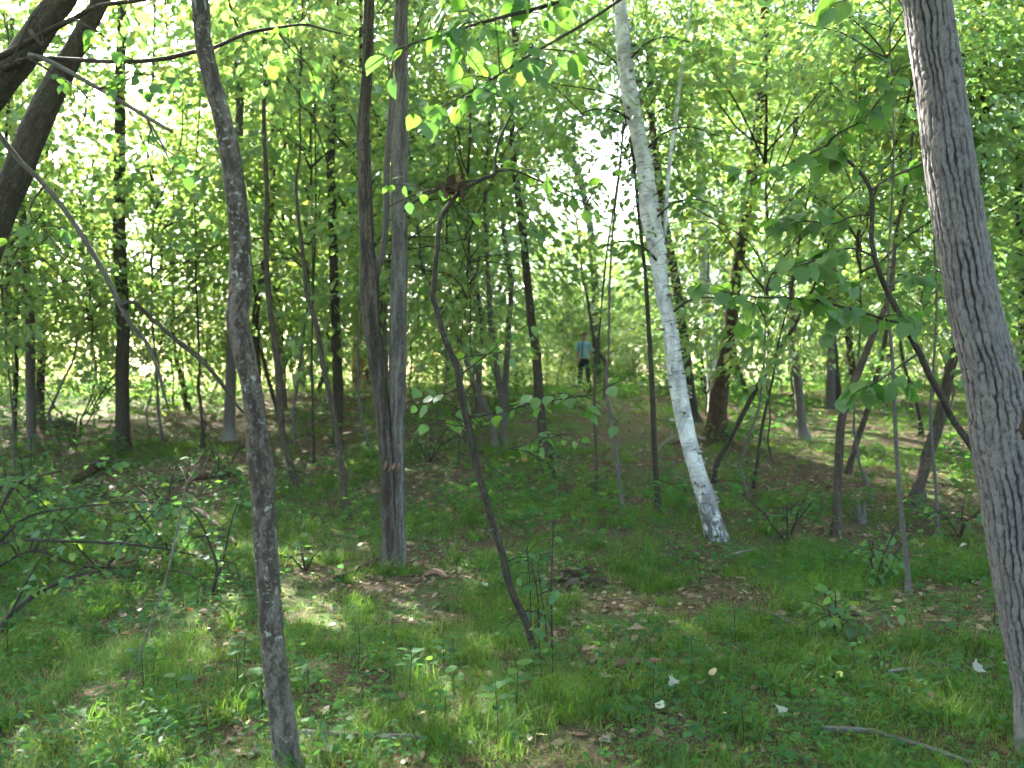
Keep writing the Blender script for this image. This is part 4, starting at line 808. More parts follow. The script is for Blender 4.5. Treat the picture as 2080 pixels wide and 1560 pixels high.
# shaded leaves on the limbs of the leaning tree, top left
for pts, dd, n in (([(60, 118, 6), (110, 150, 4), (160, 180, 3), (200, 230, 2), (210, 280, 2)], 4.9, 16), ([(200, 180, 5), (240, 170, 4), (290, 150, 3), (340, 165, 2)], 4.8, 12),
                   ([(300, 245, 4), (320, 290, 3), (360, 320, 2), (390, 350, 2)], 4.7, 12), ([(150, 38, 5), (190, 60, 4), (230, 90, 2), (250, 120, 2)], 4.8, 12), ([(560, 57, 4), (590, 100, 3), (625, 130, 2), (640, 170, 2)], 4.7, 16),
                   ([(90, 375, 5), (60, 430, 3), (100, 480, 2), (160, 560, 2)], 5.2, 14)):
    leafy(t6, 'branch', M_barkD, pts, dd, -.1, n, .095, L_OV, spread=.11, tsub=2, droop=.7)

# clump of dead leaves caught in the wavy sapling
nest = empty('dead_leaf_clump', P(920, 380, d4 - .03), 'small brown clump of dead leaves caught in the wavy sapling fork', 'leaf clump')
litt = [near_leaf_mesh(k, s, M_tan) for k, s in (('ovate', 31), ('lobed', 32))]
for m_ in litt: m_.materials[0] = M_litter if m_ is litt[1] else M_rot
for k in range(26):
    c = WORLD[nest].translation + Vector((rnd.gauss(0, .03), rnd.gauss(0, .02), rnd.gauss(0, .022)))
    obj('dead_leaf', litt[k % 5 == 0], nest, leafM(c, Vector((rnd.gauss(0, 1), rnd.gauss(0, 1), rnd.gauss(0, 1))), Vector((rnd.gauss(0, 1), rnd.gauss(0, 1), .5)), rnd.uniform(.04, .07)))

# low leafy bushes at the left
BUSH = [
 ('broad low bush with layered leaves at the left edge below the leaning tree', (-60, 1190), 5.4,
  [[(-60, 1190, 9), (0, 1105, 7), (150, 1100, 6), (300, 1110, 5), (430, 1135, 3), (480, 1145, 2)], [(-60, 1190, 8), (40, 1060, 6), (160, 1030, 5), (280, 1020, 3), (380, 1030, 2)],
   [(-60, 1190, 8), (20, 1000, 6), (110, 960, 5), (200, 940, 4), (280, 935, 2)], [(-60, 1190, 8), (60, 1120, 6), (160, 1150, 4), (260, 1155, 3), (370, 1170, 2)], [(-60, 1190, 8), (-10, 1010, 5), (30, 980, 4), (80, 1000, 2)]], [62, 62, 44, 48, 20]),
 ('low shrub with a bare stem leaning right at the lower left edge', (-5, 1290), 4.9,
  [[(-5, 1290, 12), (20, 1250, 11), (70, 1208, 10), (110, 1188, 8), (155, 1168, 5), (215, 1160, 2)], [(20, 1250, 6), (60, 1170, 4), (90, 1120, 3), (110, 1060, 2)]], [26, 16]),
 ('leafy shrub hanging over the slope just left of the slim near tree', (430, 1210), 4.9,
  [[(430, 1210, 5), (440, 1150, 5), (420, 1090, 4), (400, 1050, 3), (370, 1020, 2)], [(430, 1210, 5), (455, 1130, 4), (470, 1060, 3), (490, 1000, 2)], [(430, 1210, 5), (390, 1170, 4), (340, 1160, 3), (310, 1190, 2)]], [24, 22, 22]),
]
for lb, (bx, by), dd, brs, ns_ in BUSH:
    d_ = hit(bx, by) if bx > -100 else dd
    bl = P(bx, by, d_); bl.z = gz(bl.x, bl.y)
    e = empty('shrub', bl, lb, 'shrub')
    for br, n_ in zip(brs, ns_): leafy(e, 'branch', M_barkD, br, d_, rnd.uniform(-.3, .5), n_, .072, L_BU, spread=.10, tsub=max(2, n_ // 6), droop=.25, start=.2)
# thin pale dead sapling in front of the bushes
ds = tree('dead_sapling', 'thin bare pale stem with forked top before the left bushes', M_pale_stem,
     [(246, 1415, 4), (270, 1357, 4), (296, 1297, 4), (316, 1237, 4), (337, 1176, 4), (353, 1110, 4), (367, 1040, 3.5), (375, 1000, 3.5), (380, 983, 3.5), (388, 965, 3), (402, 935, 2.5), (414, 912, 2)], H=None, ck=None, sides=7, step=.03, cat='sapling')[0]
limb(ds, 'twig', M_pale_stem, [(380, 983, 4), (374, 965, 3), (366, 948, 2)], hit(246, 1415), .05, n=5)
limb(ds, 'twig', M_pale_stem, [(382, 980, 4), (400, 968, 3), (416, 945, 2), (424, 925, 2)], hit(246, 1415), -.05, n=5)
# upright seedlings just behind the wavy sapling
e = empty('seedling_clump', on_ground(1118, 1330), 'clump of thin upright seedling stems with dark leaves beside the wavy sapling', 'seedlings')
dd = WORLD[e].translation.y
for pts in ([(1121, 1335, 4), (1121, 1270, 4), (1120, 1190, 3), (1122, 1120, 3), (1124, 1060, 2)], [(1112, 1330, 3), (1109, 1270, 3), (1100, 1210, 2), (1092, 1140, 2)], [(1095, 1320, 3), (1094, 1250, 3), (1090, 1190, 2), (1080, 1150, 2)], [(1081, 1315, 3), (1078, 1250, 2), (1076, 1180, 2), (1070, 1110, 2)]):
    leafy(e, 'stem', M_barkD, pts, dd, 0, 15, .055, L_BU, spread=.08, tsub=3, start=.3, droop=.3)

# mid-slope shrubs and seedlings with leaves one can tell apart
MID = [((50, 1150), 'leafy shrub behind the broad low bush at the left edge', 50, 230), ((210, 1165), 'leafy shrub in the middle of the left bush layer', 52, 220), ((350, 1150), 'leafy shrub between the pale bare stem and the slim near tree', 42, 190), ((90, 1060), 'upper leafy shrub of the left bush layer', 48, 170),
       ((1192, 806), 'low shrub on the crest hiding the feet of the person', 16, 62),
       ((145, 905), 'sunlit shrub of pale leaves on the left slope before the straight dark trunk', 16, 200), ((330, 1050), 'small shrub on the left slope beside the pale bare stem', 12, 130),
       ((620, 1160), 'low shrub right of the foot of the slim near tree', 10, 110), ((1130, 975), 'low leafy shrub on the slope below the leaning centre trunk', 14, 130),
       ((1400, 1010), 'low shrub at the left of the birch foot', 8, 90), ((1600, 1100), 'leafy seedling patch right of the birch foot', 12, 120), ((1780, 1180), 'low spreading shrub around the long pale stem at right', 16, 150),
       ((1700, 1290), 'leafy low shrub in the right foreground grass', 16, 140), ((450, 990), 'shrub on the left slope just left of the slim near tree', 10, 120), ((870, 940), 'low shrub on the slope right of the twin stemmed tree', 12, 120),
       ((60, 1020), 'dense shrub on the far left slope above the broad bush', 14, 150), ((1950, 1090), 'low shrub at the foot of the leaning brown trunk beside the furrowed tree', 10, 100)]
for (bx, by), lb, nn, ht in MID:
    bl = on_ground(bx, by); e = empty('shrub', bl, lb, 'shrub')
    d_ = bl.y
    for k in range(4):
        tx = bx + rnd.uniform(-1, 1) * ht * .8; ty = by - ht * rnd.uniform(.35, .9)
        leafy(e, 'branch', M_barkD, [(bx, by + 4, 4), ((bx * 2 + tx) / 3 + rnd.uniform(-8, 8), by - ht * .3, 3), ((bx + tx) / 2, (by + ty) / 2 - 8, 3), (tx, ty, 2)], d_, rnd.uniform(-.5, .5), nn, .07, L_BU, spread=.10, tsub=3, start=.35, droop=.2)

# ------------------------------------------------------------------ fallen wood
def wood(name, label, cat, pts, mat, lift=.0, n=10, relief=None, group=None, sub=None):
    """pixel trace lying on the ground; width in px"""
    W = []; Rr = []
    for x, y, wd, *h in pts:
        g_ = on_ground(x, y); r = wd / 2 / F * g_.y
        W.append(g_ + Vector((0, 0, r * .6 + lift * .6 + (h[0] if h else 0)))); Rr.append(r)
    mb = MB(); mb.tube(W, Rr, n=n, step=.03, lump=.18, seed=len(C.objects) % 40, relief=relief)
    for s in sub or []:
        mb.tube([W[s[0]], W[s[0]] + Vector(s[1]) * .5 + Vector((0, 0, .02)), W[s[0]] + Vector(s[1])], [Rr[s[0]] * .6, Rr[s[0]] * .4, Rr[s[0]] * .2], n=6, step=.03)
    return tag(obj(name, mb.mesh(name, mat)), label, cat, group)
wood('fallen_branch', 'grey fallen branch lying in the grass right of the slim near tree foot', 'branch', [(608, 1503, 9), (640, 1505, 11), (700, 1508, 11), (780, 1512, 10), (862, 1514, 9)], M_dead, .045)
wood('fallen_branch', 'long pale fallen branch lying diagonally at the lower right', 'branch', [(1672, 1500, 11), (1765, 1505, 11), (1820, 1520, 10), (1900, 1546, 10), (1975, 1572, 8)], M_dead, .06)
wood('fallen_log', 'short knobbly brown log in the grass right of the wavy sapling', 'log', [(1244, 1362, 6), (1262, 1356, 13), (1300, 1353, 14), (1335, 1354, 12), (1362, 1352, 7)], M_barkR, .03)
wood('fallen_stick', 'short pale stick in the grass left of the furrowed tree foot', 'stick', [(1806, 1378, 7), (1830, 1375, 8), (1850, 1372, 6)], M_pale_wood, .05)
wood('fallen_stick', 'brown stick in the grass beside the furrowed tree foot', 'stick', [(1885, 1360, 6), (1915, 1364, 7), (1955, 1374, 6)], M_dead, .05)
wood('fallen_stick', 'thin dark stick slanting through the seedlings in the right foreground', 'stick', [(1548, 1258, 5), (1590, 1276, 5), (1630, 1296, 4), (1668, 1314, 3)], M_barkG, .10)
wood('fallen_stick', 'small pale forked twig on the grass below the birch foot', 'stick', [(1472, 1142, 3), (1490, 1136, 4), (1515, 1130, 4), (1540, 1126, 2)], M_pale_wood, .07, sub=[(1, (.06, -.12, -.02))])
wood('fallen_log', 'dark fallen branch ending at the twin stemmed tree foot', 'log', [(680, 1183, 10), (705, 1172, 12), (740, 1158, 12), (780, 1142, 11)], M_rot, .02)
wood('fallen_log', 'short dark log lying on the far left slope', 'log', [(84, 874, 16), (100, 872, 24), (125, 871, 25), (146, 870, 18)], M_rot, .02)
wood('fallen_log', 'dark broken log slanting out of the left bushes', 'log', [(152, 985, 16), (175, 970, 22), (200, 955, 22), (222, 942, 16)], M_rot, .06)
wood('fallen_log', 'brown log lying across the left slope behind the slim near tree', 'log', [(335, 985, 10), (380, 978, 16), (430, 972, 17), (490, 968, 14)], M_rot, .02)
wood('fallen_branch', 'dark crooked branch on the ground left of the slim near tree', 'branch', [(255, 1052, 8), (300, 1048, 9), (345, 1062, 8)], M_rot, .06)
wood('fallen_branch', 'thin dark branch propped in the bushes left of the slim near tree', 'branch', [(395, 1062, 9, .12), (420, 1080, 10, .12), (455, 1102, 7, .08), (480, 1118, 5, .03)], M_rot, .03)
wood('fallen_log', 'thin dark log on the right slope behind the arching sapling', 'log', [(1815, 912, 5), (1860, 916, 6), (1910, 922, 7), (1960, 925, 8), (1992, 927, 8)], M_rot, .02)
# bleached dead limbs behind the birch
dl = empty('dead_limb', on_ground(1375, 915), 'arched bleached dead limb lying just behind the birch', 'dead limb')
dy = WORLD[dl].translation.y + .3
limb(dl, 'limb', M_pale_wood, [(1312, 930, 4), (1335, 916, 6), (1345, 904, 6), (1358, 894, 6), (1372, 886, 5), (1392, 880, 6), (1420, 889, 7), (1435, 893, 7), (1448, 904, 7), (1462, 918, 5)], dy, n=8)
limb(dl, 'twig', M_pale_wood, [(1362, 892, 4), (1364, 884, 3), (1366, 874, 2)], dy, n=6)
limb(dl, 'log', M_rot, [(1330, 925, 14), (1350, 915, 20), (1380, 905, 24), (1420, 903, 24), (1448, 912, 16)], dy + .25, n=12)
# stumps and debris
def stump(label, px, py, wd, ht, mat, name='tree_stump'):
    b = on_ground(px, py); r = wd / 2 / F * b.y; h = ht / F * b.y
    n = 18; th = np.linspace(0, 2 * np.pi, n, endpoint=False); V = []; rows = 7
    for k in range(rows):
        z = h * k / (rows - 1); rr = r * (1.35 - .45 * (k / (rows - 1)) ** .5)
        for i, a in enumerate(th):
            j = .15 * math.sin(3 * a + 1) + .1 * math.sin(7 * a)
            zz = z * (1 + (.35 * math.sin(2 * a + px) + .2 * math.sin(5 * a)) * (k / (rows - 1))) - (.05 if k == 0 else 0)
            V.append((rr * (1 + j * .6) * math.cos(a), rr * (1 + j * .6) * math.sin(a), zz))
    V.append((0, 0, h * .45)); V = np.array(V); ii = np.arange(rows * n).reshape(rows, n); nx = np.roll(ii, -1, 1)
    Q = np.stack([ii[:-1], nx[:-1], nx[1:], ii[1:]], -1).reshape(-1, 4); T = np.stack([ii[-1], nx[-1], np.full(n, rows * n)], -1)
    me = mk_mesh(name, V, [Q, T], mat, True, {'bk': ('FLOAT_VECTOR', 'POINT', V), 'cav': ('FLOAT', 'POINT', np.zeros(len(V)))})
    return tag(obj(name, me, None, Matrix.Translation(b)), label, 'stump')
stump('small jagged grey stump at the foot of the forking brown trunk', 1748, 1062, 20, 34, M_barkG)
stump('low dark rotten stump on the slope left of the pale bare stem', 190, 1010, 34, 26, M_rot)
# rotten bark pile in the middle
e = empty('bark_pile', on_ground(1178, 1190), 'heap of dark rotten bark pieces on the ground right of the wavy sapling', 'bark pile')
c0 = WORLD[e].translation
for k in range(26):
    ln = rnd.uniform(.05, .15); a = rnd.uniform(0, 3.14); r = rnd.uniform(.008, .022)
    x_, y_ = c0.x + rnd.gauss(0, .10), c0.y + rnd.gauss(.05, .14)
    c = Vector((x_, y_, gz(x_, y_) + .015 + rnd.random() * .05)); dv = Vector((math.cos(a), math.sin(a), rnd.gauss(0, .3))) * ln
    mb = MB(); mb.tube([c - dv * .5, c + Vector((0, 0, .01)), c + dv * .5], [r * .6, r, r * .5], n=6, step=.03, lump=.3, seed=k)
    obj('bark_piece', mb.mesh('bark_piece', [M_rot, M_rot, M_barkB, M_dead][k % 4]), e)
wood('bark_chunk', 'reddish chunk of bark right of the twin stemmed tree foot', 'bark', [(862, 1172, 6), (878, 1168, 13), (895, 1170, 14), (908, 1176, 7)], M_barkR, .01)

# ------------------------------------------------------------------ ground cover (stuff)
def gn_scatter(name, label, pos, rot, scl, idx, meshes, mat):
    col = bpy.data.collections.new(name + '_pieces')
    for i, me in enumerate(meshes):
        col.objects.link(bpy.data.objects.new('%s_piece_%02d' % (name, i), me))
    me = bpy.data.meshes.new(name); me.vertices.add(len(pos)); me.vertices.foreach_set('co', np.asarray(pos, np.float32).ravel())
    for k, typ, dat in (('rot', 'FLOAT_VECTOR', rot), ('scl', 'FLOAT', scl), ('idx', 'INT', idx)):
        a = me.attributes.new(k, typ, 'POINT'); a.data.foreach_set('vector' if typ == 'FLOAT_VECTOR' else 'value', np.asarray(dat, np.int32 if typ == 'INT' else np.float32).ravel())
    me.materials.append(mat); me.update()
    o = obj(name, me); o['kind'] = 'stuff'; o['label'] = label
    ng = bpy.data.node_groups.new(name, 'GeometryNodeTree')
    ng.interface.new_socket('Geometry', in_out='INPUT', socket_type='NodeSocketGeometry'); ng.interface.new_socket('Geometry', in_out='OUTPUT', socket_type='NodeSocketGeometry')
    gi = ng.nodes.new('NodeGroupInput'); go = ng.nodes.new('NodeGroupOutput')
    ip = ng.nodes.new('GeometryNodeInstanceOnPoints'); ci = ng.nodes.new('GeometryNodeCollectionInfo')
    ci.inputs['Collection'].default_value = col; ci.inputs['Separate Children'].default_value = True; ci.inputs['Reset Children'].default_value = True
    def na(nm, dt):
        n = ng.nodes.new('GeometryNodeInputNamedAttribute'); n.data_type = dt; n.inputs['Name'].default_value = nm; return n.outputs['Attribute']
    er = ng.nodes.new('FunctionNodeEulerToRotation')
    ln = ng.links.new
    ln(gi.outputs[0], ip.inputs['Points']); ln(ci.outputs[0], ip.inputs['Instance']); ip.inputs['Pick Instance'].default_value = True
    ln(na('idx', 'INT'), ip.inputs['Instance Index']); ln(na('rot', 'FLOAT_VECTOR'), er.inputs[0]); ln(er.outputs[0], ip.inputs['Rotation'])
    ln(na('scl', 'FLOAT'), ip.inputs['Scale']); ln(ip.outputs[0], go.inputs[0])
    md = o.modifiers.new('scatter', 'NODES'); md.node_group = ng
    return o

def grass_tuft(seed, nb=26, h=.16, spread=.05, w_=.0032, flop=.9):
    g = np.random.default_rng(seed); V = []; Q = []; rv = []
    for k in range(nb):
        a = g.uniform(0, 2 * np.pi) if h < .15 else g.normal(1.0, .75); L = h * g.uniform(.55, 1.35); b = g.normal(0, spread, 2); fl = flop * g.uniform(.4, 1.3)
        dr = np.array([math.cos(a), math.sin(a)]); sd = np.array([-dr[1], dr[0]]); base = len(V); tone = g.random() * .65 if g.random() < .92 else .95
        ang = g.uniform(.05, .5); x = 0; z = -.01
        for i in range(5):
            ww = w_ * (1 - i / 4.3) * g.uniform(.9, 1.2)
            c = np.array([b[0] + dr[0] * x, b[1] + dr[1] * x])
            V.append((c[0] + sd[0] * ww, c[1] + sd[1] * ww, z)); V.append((c[0] - sd[0] * ww, c[1] - sd[1] * ww, z))
            x += L / 4 * math.sin(ang); z += L / 4 * math.cos(ang); ang += fl * .42
            if i < 4: q = base + 2 * i; Q.append((q, q + 1, q + 3, q + 2)); rv.append(tone)
    return mk_mesh('grass_tuft', np.array(V), [np.array(Q)], M_grass, True, {'rnd': ('FLOAT', 'FACE', rv)})
def herb(seed, n, size, ht, wid):
    g = np.random.default_rng(seed); a = g.uniform(0, 2 * np.pi, n); el = g.uniform(-.6, .9, n)
    f = np.stack([np.cos(a), np.sin(a), el * .5], -1); pos = np.stack([np.cos(a) * .012, np.sin(a) * .012, g.uniform(.4, 1, n) * ht], -1) + f * .02
    return leaves_mesh('herb', pos, f + [0, 0, -.15], np.tile([0, 0, 1.], (n, 1)) + g.normal(0, .45, (n, 3)), size * g.uniform(.6, 1.2, n), M_herb, wid)
def dead(seed):
    g = np.random.default_rng(seed); V, q = near_leaf(['ovate', 'lobed', 'ovate', 'round', 'lobed', 'ovate'][seed % 6], seed)
    V = V - [.5, 0, 0]; V[:, 2] = V[:, 2] * g.uniform(-.5, 1.2) + g.uniform(.1, .6) * V[:, 1] ** 2 + g.normal(0, .02, len(V)); V[:, 1] *= g.uniform(.5, .95)
    return mk_mesh('dead_leaf', V, [q], M_litter, True, {'rnd': ('FLOAT', 'FACE', np.full(len(q), g.random()))})
GTUFT = [grass_tuft(s, 26, .075, .055, .0021, 1.5) for s in range(4)] + [grass_tuft(9, 44, .17, .04, .0021, 1.9), grass_tuft(11, 50, .20, .045, .0022, 1.7), grass_tuft(10, 16, .055, .05, .0022, 1.0), grass_tuft(12, 16, .06, .06, .002, 1.2)]
HERB = [herb(s, n, sz, h, w_) for s, n, sz, h, w_ in ((1, 5, .030, .05, .9), (2, 7, .034, .08, .8), (3, 4, .042, .07, .95), (4, 9, .03, .12, .65), (5, 3, .045, .08, 1.0), (6, 6, .026, .04, .9), (7, 10, .026, .10, .6))]
DEADL = [dead(s) for s in range(10)]

# bare leaf-litter patches seen in the photograph: (px, py, radius m along x, along y)
BARE = [(1175, 1190, .45, .7), (1250, 1270, .5, .9), (1150, 1300, .25, .35), (1960, 1230, .8, .9), (880, 1180, .4, .7), (1440, 1190, .3, .5), (740, 1200, .3, .4), (1040, 1375, .15, .2), (1690, 1070, 1.0, .7), (1630, 960, 1.6, 1.6), (1400, 960, .8, 1.5), (400, 960, 1.8, 1.6), (330, 860, 2.5, 2.0), (1300, 910, 1.2, 1.2), (1880, 1010, 1.2, 1), (900, 970, .8, 1.3), (620, 820, 2.5, 2.5), (250, 1170, .5, .5), (340, 1240, .4, .35), (2000, 900, 1.5, 1.2), (700, 900, 1.5, 2)]
BAREW = [(on_ground(a, b), c, d_) for a, b, c, d_ in BARE]
def bare(x, y):
    m = np.zeros_like(x)
    for p, a, b in BAREW: m = np.maximum(m, np.exp(-(((x - p.x) / a) ** 2 + ((y - p.y) / b) ** 2) * 1.2))
    n = vn(x * 1.4 + 60, y * 1.2 + 60) * .6 + vn(x * 4.2 + 60, y * 4 + 60) * .4
    hill = np.clip((y - 7) / 5, 0, 1) * np.clip((24 - y) / 4, 0, 1)
    return np.clip(m * 1.25 + (n - .55) * 2.6 * (.5 + .5 * hill) + .30 * hill, 0, 1)
def field(n, y0, y1, pw, wide=.74):
    y = y0 + (y1 - y0) * rng.random(n) ** pw; x = rng.uniform(-1, 1, n) * (wide * y + 1.6)
    return x, y
def scatter(name, label, sets, meshes, mat, keep, tilt, s0, s1, lift=0, flat=False):
    X = []; Y_ = []
    for n, y0, y1, pw in sets:
        x, y = field(n, y0, y1, pw); X.append(x); Y_.append(y)
    x = np.concatenate(X); y = np.concatenate(Y_)
    k = rng.random(len(x)) < keep(x, y); x = x[k]; y = y[k]; n = len(x)
    rot = np.stack([rng.normal(0, tilt, n), rng.normal(0, tilt, n), rng.uniform(0, 6.283, n)], -1)
    s = rng.uniform(s0, s1, n) * (1 + np.clip(y - 8, 0, 20) * .03)
    gn_scatter(name, label, np.stack([x, y, prof_z(x, y) + lift], -1), rot, s, rng.integers(0, len(meshes), n), meshes, mat)
scatter('grass', 'fine green woodland grass covering the forest floor', [(15000, 1.2, 7, .8), (13000, 6, 13, .8), (9000, 12, 26, .8), (4000, 24, 50, .8)], GTUFT, M_grass,
        lambda x, y: np.clip(1.0 - bare(x, y) * 1.2, .015, 1) * np.clip(-.75 + 2.7 * (.5 * vn(x * 1.3 + 9, y * 1.3 + 5) + .5 * vn(x * 4 + 3, y * 4 + 8)), .05, 1), .12, .6, 1.25)
scatter('ground_herbs', 'low broad leaved seedlings and herbs among the grass', [(11000, 1.2, 7, .8), (9500, 6, 13, .8), (7000, 12, 28, .8)], HERB, M_herb,
        lambda x, y: np.clip(1 - bare(x, y) * .75, .1, 1) * np.clip(2.4 * vn(x * .9 + 31, y * .9 + 77) - .5, .08, 1), .15, .7, 1.55)
scatter('leaf_litter', 'brown fallen leaves covering the bare patches of the forest floor', [(7500, 1.5, 7, .8), (11000, 6, 13, .8), (11000, 12, 28, .8)], DEADL, M_litter,
        lambda x, y: np.clip(bare(x, y) * 1.1 + .24, 0, 1), .35, .035, .075, .008)
# taller herb layer on the slope
TALL = [herb(40 + s, n, sz, h, w_) for s, n, sz, h, w_ in ((1, 14, .07, .30, 1), (2, 18, .065, .42, .9), (3, 12, .08, .24, 1.1))]
scatter('slope_herbs', 'knee high green herb layer on the wooded slope and crest', [(900, 7, 13, .9), (2600, 12, 30, .8), (2200, 28, 48, .8)], TALL, M_herb,
        lambda x, y: np.clip(1 - bare(x, y) * .9, .05, 1) * np.clip(2.6 * vn(x * .6 + 131, y * .6 + 17) - .8, .03, 1), .12, .7, 1.5)

# foreground seedlings that can be picked out one by one
def place(px, py):
    a = 'left of the slim near tree' if px < 560 else 'between the slim near tree and the wavy sapling' if px < 1060 else 'right of the wavy sapling' if px < 1480 else 'in the right foreground'
    return a + (', bottom edge' if py > 1420 else '')
pro = []
for k in range(4):
    st_ = MB(); st_.tube([(0, 0, -.02), (.004, .003, .06), (.0, .01, .11 + .02 * k)], [.0022, .002, .0012], n=5, step=.03, lump=0); sm = st_.mesh('stem', M_barkD)
    lv = []
    n_ = 4 + k
    for i in range(n_):
        a = i * 2.4 + k; z = .05 + .07 * (i + 1) / n_ + .015 * k
        lv.append(leafM(Vector((.012 * math.cos(a), .012 * math.sin(a), z)), Vector((math.cos(a), math.sin(a), .1 + .2 * i / n_)), Vector((rnd.gauss(0, .2), rnd.gauss(0, .2), 1)), .045 + .012 * (i % 3)))
    pro.append((sm, lv))
for k in range(46):
    px = rnd.uniform(10, 2060); py = rnd.uniform(1230, 1555)
    b = on_ground(px, py); sm, lv = pro[k % 4]
    wh = place(px, py)
    e = empty('seedling', b, 'leafy green seedling ' + wh, 'seedling', 'seedlings in the grass ' + wh, rnd.uniform(0, 6.28), rnd.uniform(.8, 1.5))
    obj('stem', sm, e, WORLD[e])
    for M in lv: obj('leaf', L_SD[rnd.randrange(3)], e, WORLD[e] @ M @ Matrix.Scale(.8, 4))

# fallen leaves that stand out
def fl(px, py, wd, mesh, label, group=None, up=.05, tilt=.5, name='fallen_leaf'):
    b = on_ground(px, py); s = wd / F * b.y
    M = Matrix.Translation(b + Vector((0, 0, up))) @ Euler((rnd.gauss(0, tilt), rnd.gauss(0, tilt), rnd.uniform(0, 6.28))).to_matrix().to_4x4() @ Matrix.Scale(s, 4)
    tag(obj(name, mesh, None, M), label, 'leaf', group)
def curl(kind, seed, mat, k=.8):
    V, q = near_leaf(kind, seed); V = V - [.45, 0, 0]; V[:, 2] += k * V[:, 1] ** 2 * 1.2 + .3 * V[:, 0] ** 2
    return mk_mesh('fallen_leaf', V, [q], mat, True)
PL = [curl('lobed', 3, M_pale, 1.2), curl('ovate', 4, M_pale, .9), curl('lobed', 8, M_pale, -.8)]
TL = [curl('ovate', 13, M_tan, 1.0), curl('round', 14, M_tan, .8)]
YL = [curl('round', 23, M_yel, .2), curl('ovate', 24, M_yel, .5)]
OL = [curl('lobed', 33, M_orange, .6), curl('ovate', 34, M_orange, .8)]
fl(1588, 1480, 30, PL[2], 'large curled whitish dead leaf above the long pale fallen branch', up=.09)
fl(1365, 1424, 24, PL[0], 'crumpled whitish leaf in the grass below the short knobbly log', up=.09)
fl(1340, 1470, 26, PL[1], 'pale crumpled leaf in the grass left of the large curled whitish leaf', up=.08)
fl(1986, 1392, 28, PL[0], 'whitish leaf in the grass near the furrowed tree foot', up=.09)
fl(1955, 1128, 22, PL[1], 'whitish leaf on the slope left of the furrowed tree', up=.08)
fl(1706, 1410, 16, YL[1], 'narrow pale yellow leaf in the right foreground grass', up=.1)
fl(1450, 1402, 20, TL[1], 'rounded tan leaf in the grass right of centre', up=.09)
fl(1816, 1266, 17, TL[0], 'tan leaf standing among the seedlings left of the brown litter patch', up=.09)
fl(1100, 1548, 20, YL[0], 'round pale yellow leaf at the bottom edge of the picture', up=.11, tilt=.2)
fl(330, 1552, 24, PL[1], 'white leaf in the grass at the bottom left', up=.1)
fl(542, 1456, 20, PL[0], 'white leaf beside the slim near tree', up=.1)
fl(985, 1210, 14, PL[1], 'small white leaf left of the wavy sapling', up=.08)
fl(1440, 1352, 20, PL[1], 'slim white leaf right of the short knobbly log', up=.09)
fl(255, 1315, 18, TL[1], 'tan leaf on the lower left grass', up=.08)
fl(385, 1265, 16, OL[1], 'orange leaf in the dark grass below the left bushes', up=.08)
fl(1128, 1548, 16, TL[0], 'brownish leaf beside the round pale yellow leaf', up=.06)
for x, y in ((1040, 938), (1065, 940), (1085, 936), (1100, 934), (1020, 942), (1052, 944)):
    fl(x, y, 14, (OL + YL)[rnd.randrange(4)], 'orange yellow leaf in the bright litter below the leaning centre trunk', 'orange leaves below the leaning centre trunk', .05)
for k in range(48):
    px = rnd.uniform(10, 2040); py = rnd.uniform(1120, 1555)
    kind = rnd.choices(['pale', 'tan', 'yellow'], [.35, .5, .15])[0]; ms = dict(pale=PL, tan=TL, yellow=YL)[kind]
    fl(px, py, rnd.uniform(6, 13) * (py / 1560), ms[rnd.randrange(len(ms))], 'small %s fallen leaf %s' % (kind, place(px, py)), 'small %s fallen leaves %s' % (kind, place(px, py)), rnd.uniform(.04, .09))

# ------------------------------------------------------------------ the person on the crest
M_skin = plain('skin', (.30, .18, .125), .6, .1); M_shirt = plain('shirt', (.22, .36, .45), .85, .12, 12); M_trou = plain('trousers', (.012, .015, .03), .9, .2)
M_hair = plain('hair', (.07, .035, .018), .8, .2); M_strap = plain('strap', (.02, .035, .06), .7, .2); M_shoe = plain('shoe', (.03, .025, .02), .7, .2)
def skin(name, V, E, Rd, mat, parent=None, M=None, lv=2, root=0):
    me = bpy.data.meshes.new(name); me.from_pydata(V, E, []); me.materials.append(mat)
    o = obj(name, me, parent, M)
    md = o.modifiers.new('skin', 'SKIN'); md.use_smooth_shade = True
    for i, r in enumerate(Rd):
        sv = me.skin_vertices[0].data[i]; sv.radius = r if isinstance(r, tuple) else (r, r); sv.use_root = (i == root)
    o.modifiers.new('sub', 'SUBSURF').levels = lv; o.modifiers['sub'].render_levels = lv
    return o
def add_skin_layer(me): pass
pl = Vector(((1186 - CX) / F * 26.5, 26.5, 0)); pl.z = gz(pl.x, pl.y)
PM = Matrix.Translation(pl) @ Matrix.Rotation(R(8), 4, 'Z')
def skin_obj(name, V, E, Rd, mat, parent, root=0):
    import bmesh
    bm = bmesh.new(); ly = bm.verts.layers.skin.verify(); vs_ = [bm.verts.new(v) for v in V]
    for a, b in E: bm.edges.new((vs_[a], vs_[b]))
    for i, r in enumerate(Rd):
        vs_[i][ly].radius = r if isinstance(r, tuple) else (r, r); vs_[i][ly].use_root = (i == root)
    me = bpy.data.meshes.new(name); bm.to_mesh(me); bm.free(); me.materials.append(mat)
    o = obj(name, me, parent, PM)
    md = o.modifiers.new('skin', 'SKIN'); md.use_smooth_shade = True
    sb = o.modifiers.new('sub', 'SUBSURF'); sb.levels = 2; sb.render_levels = 2
    return o
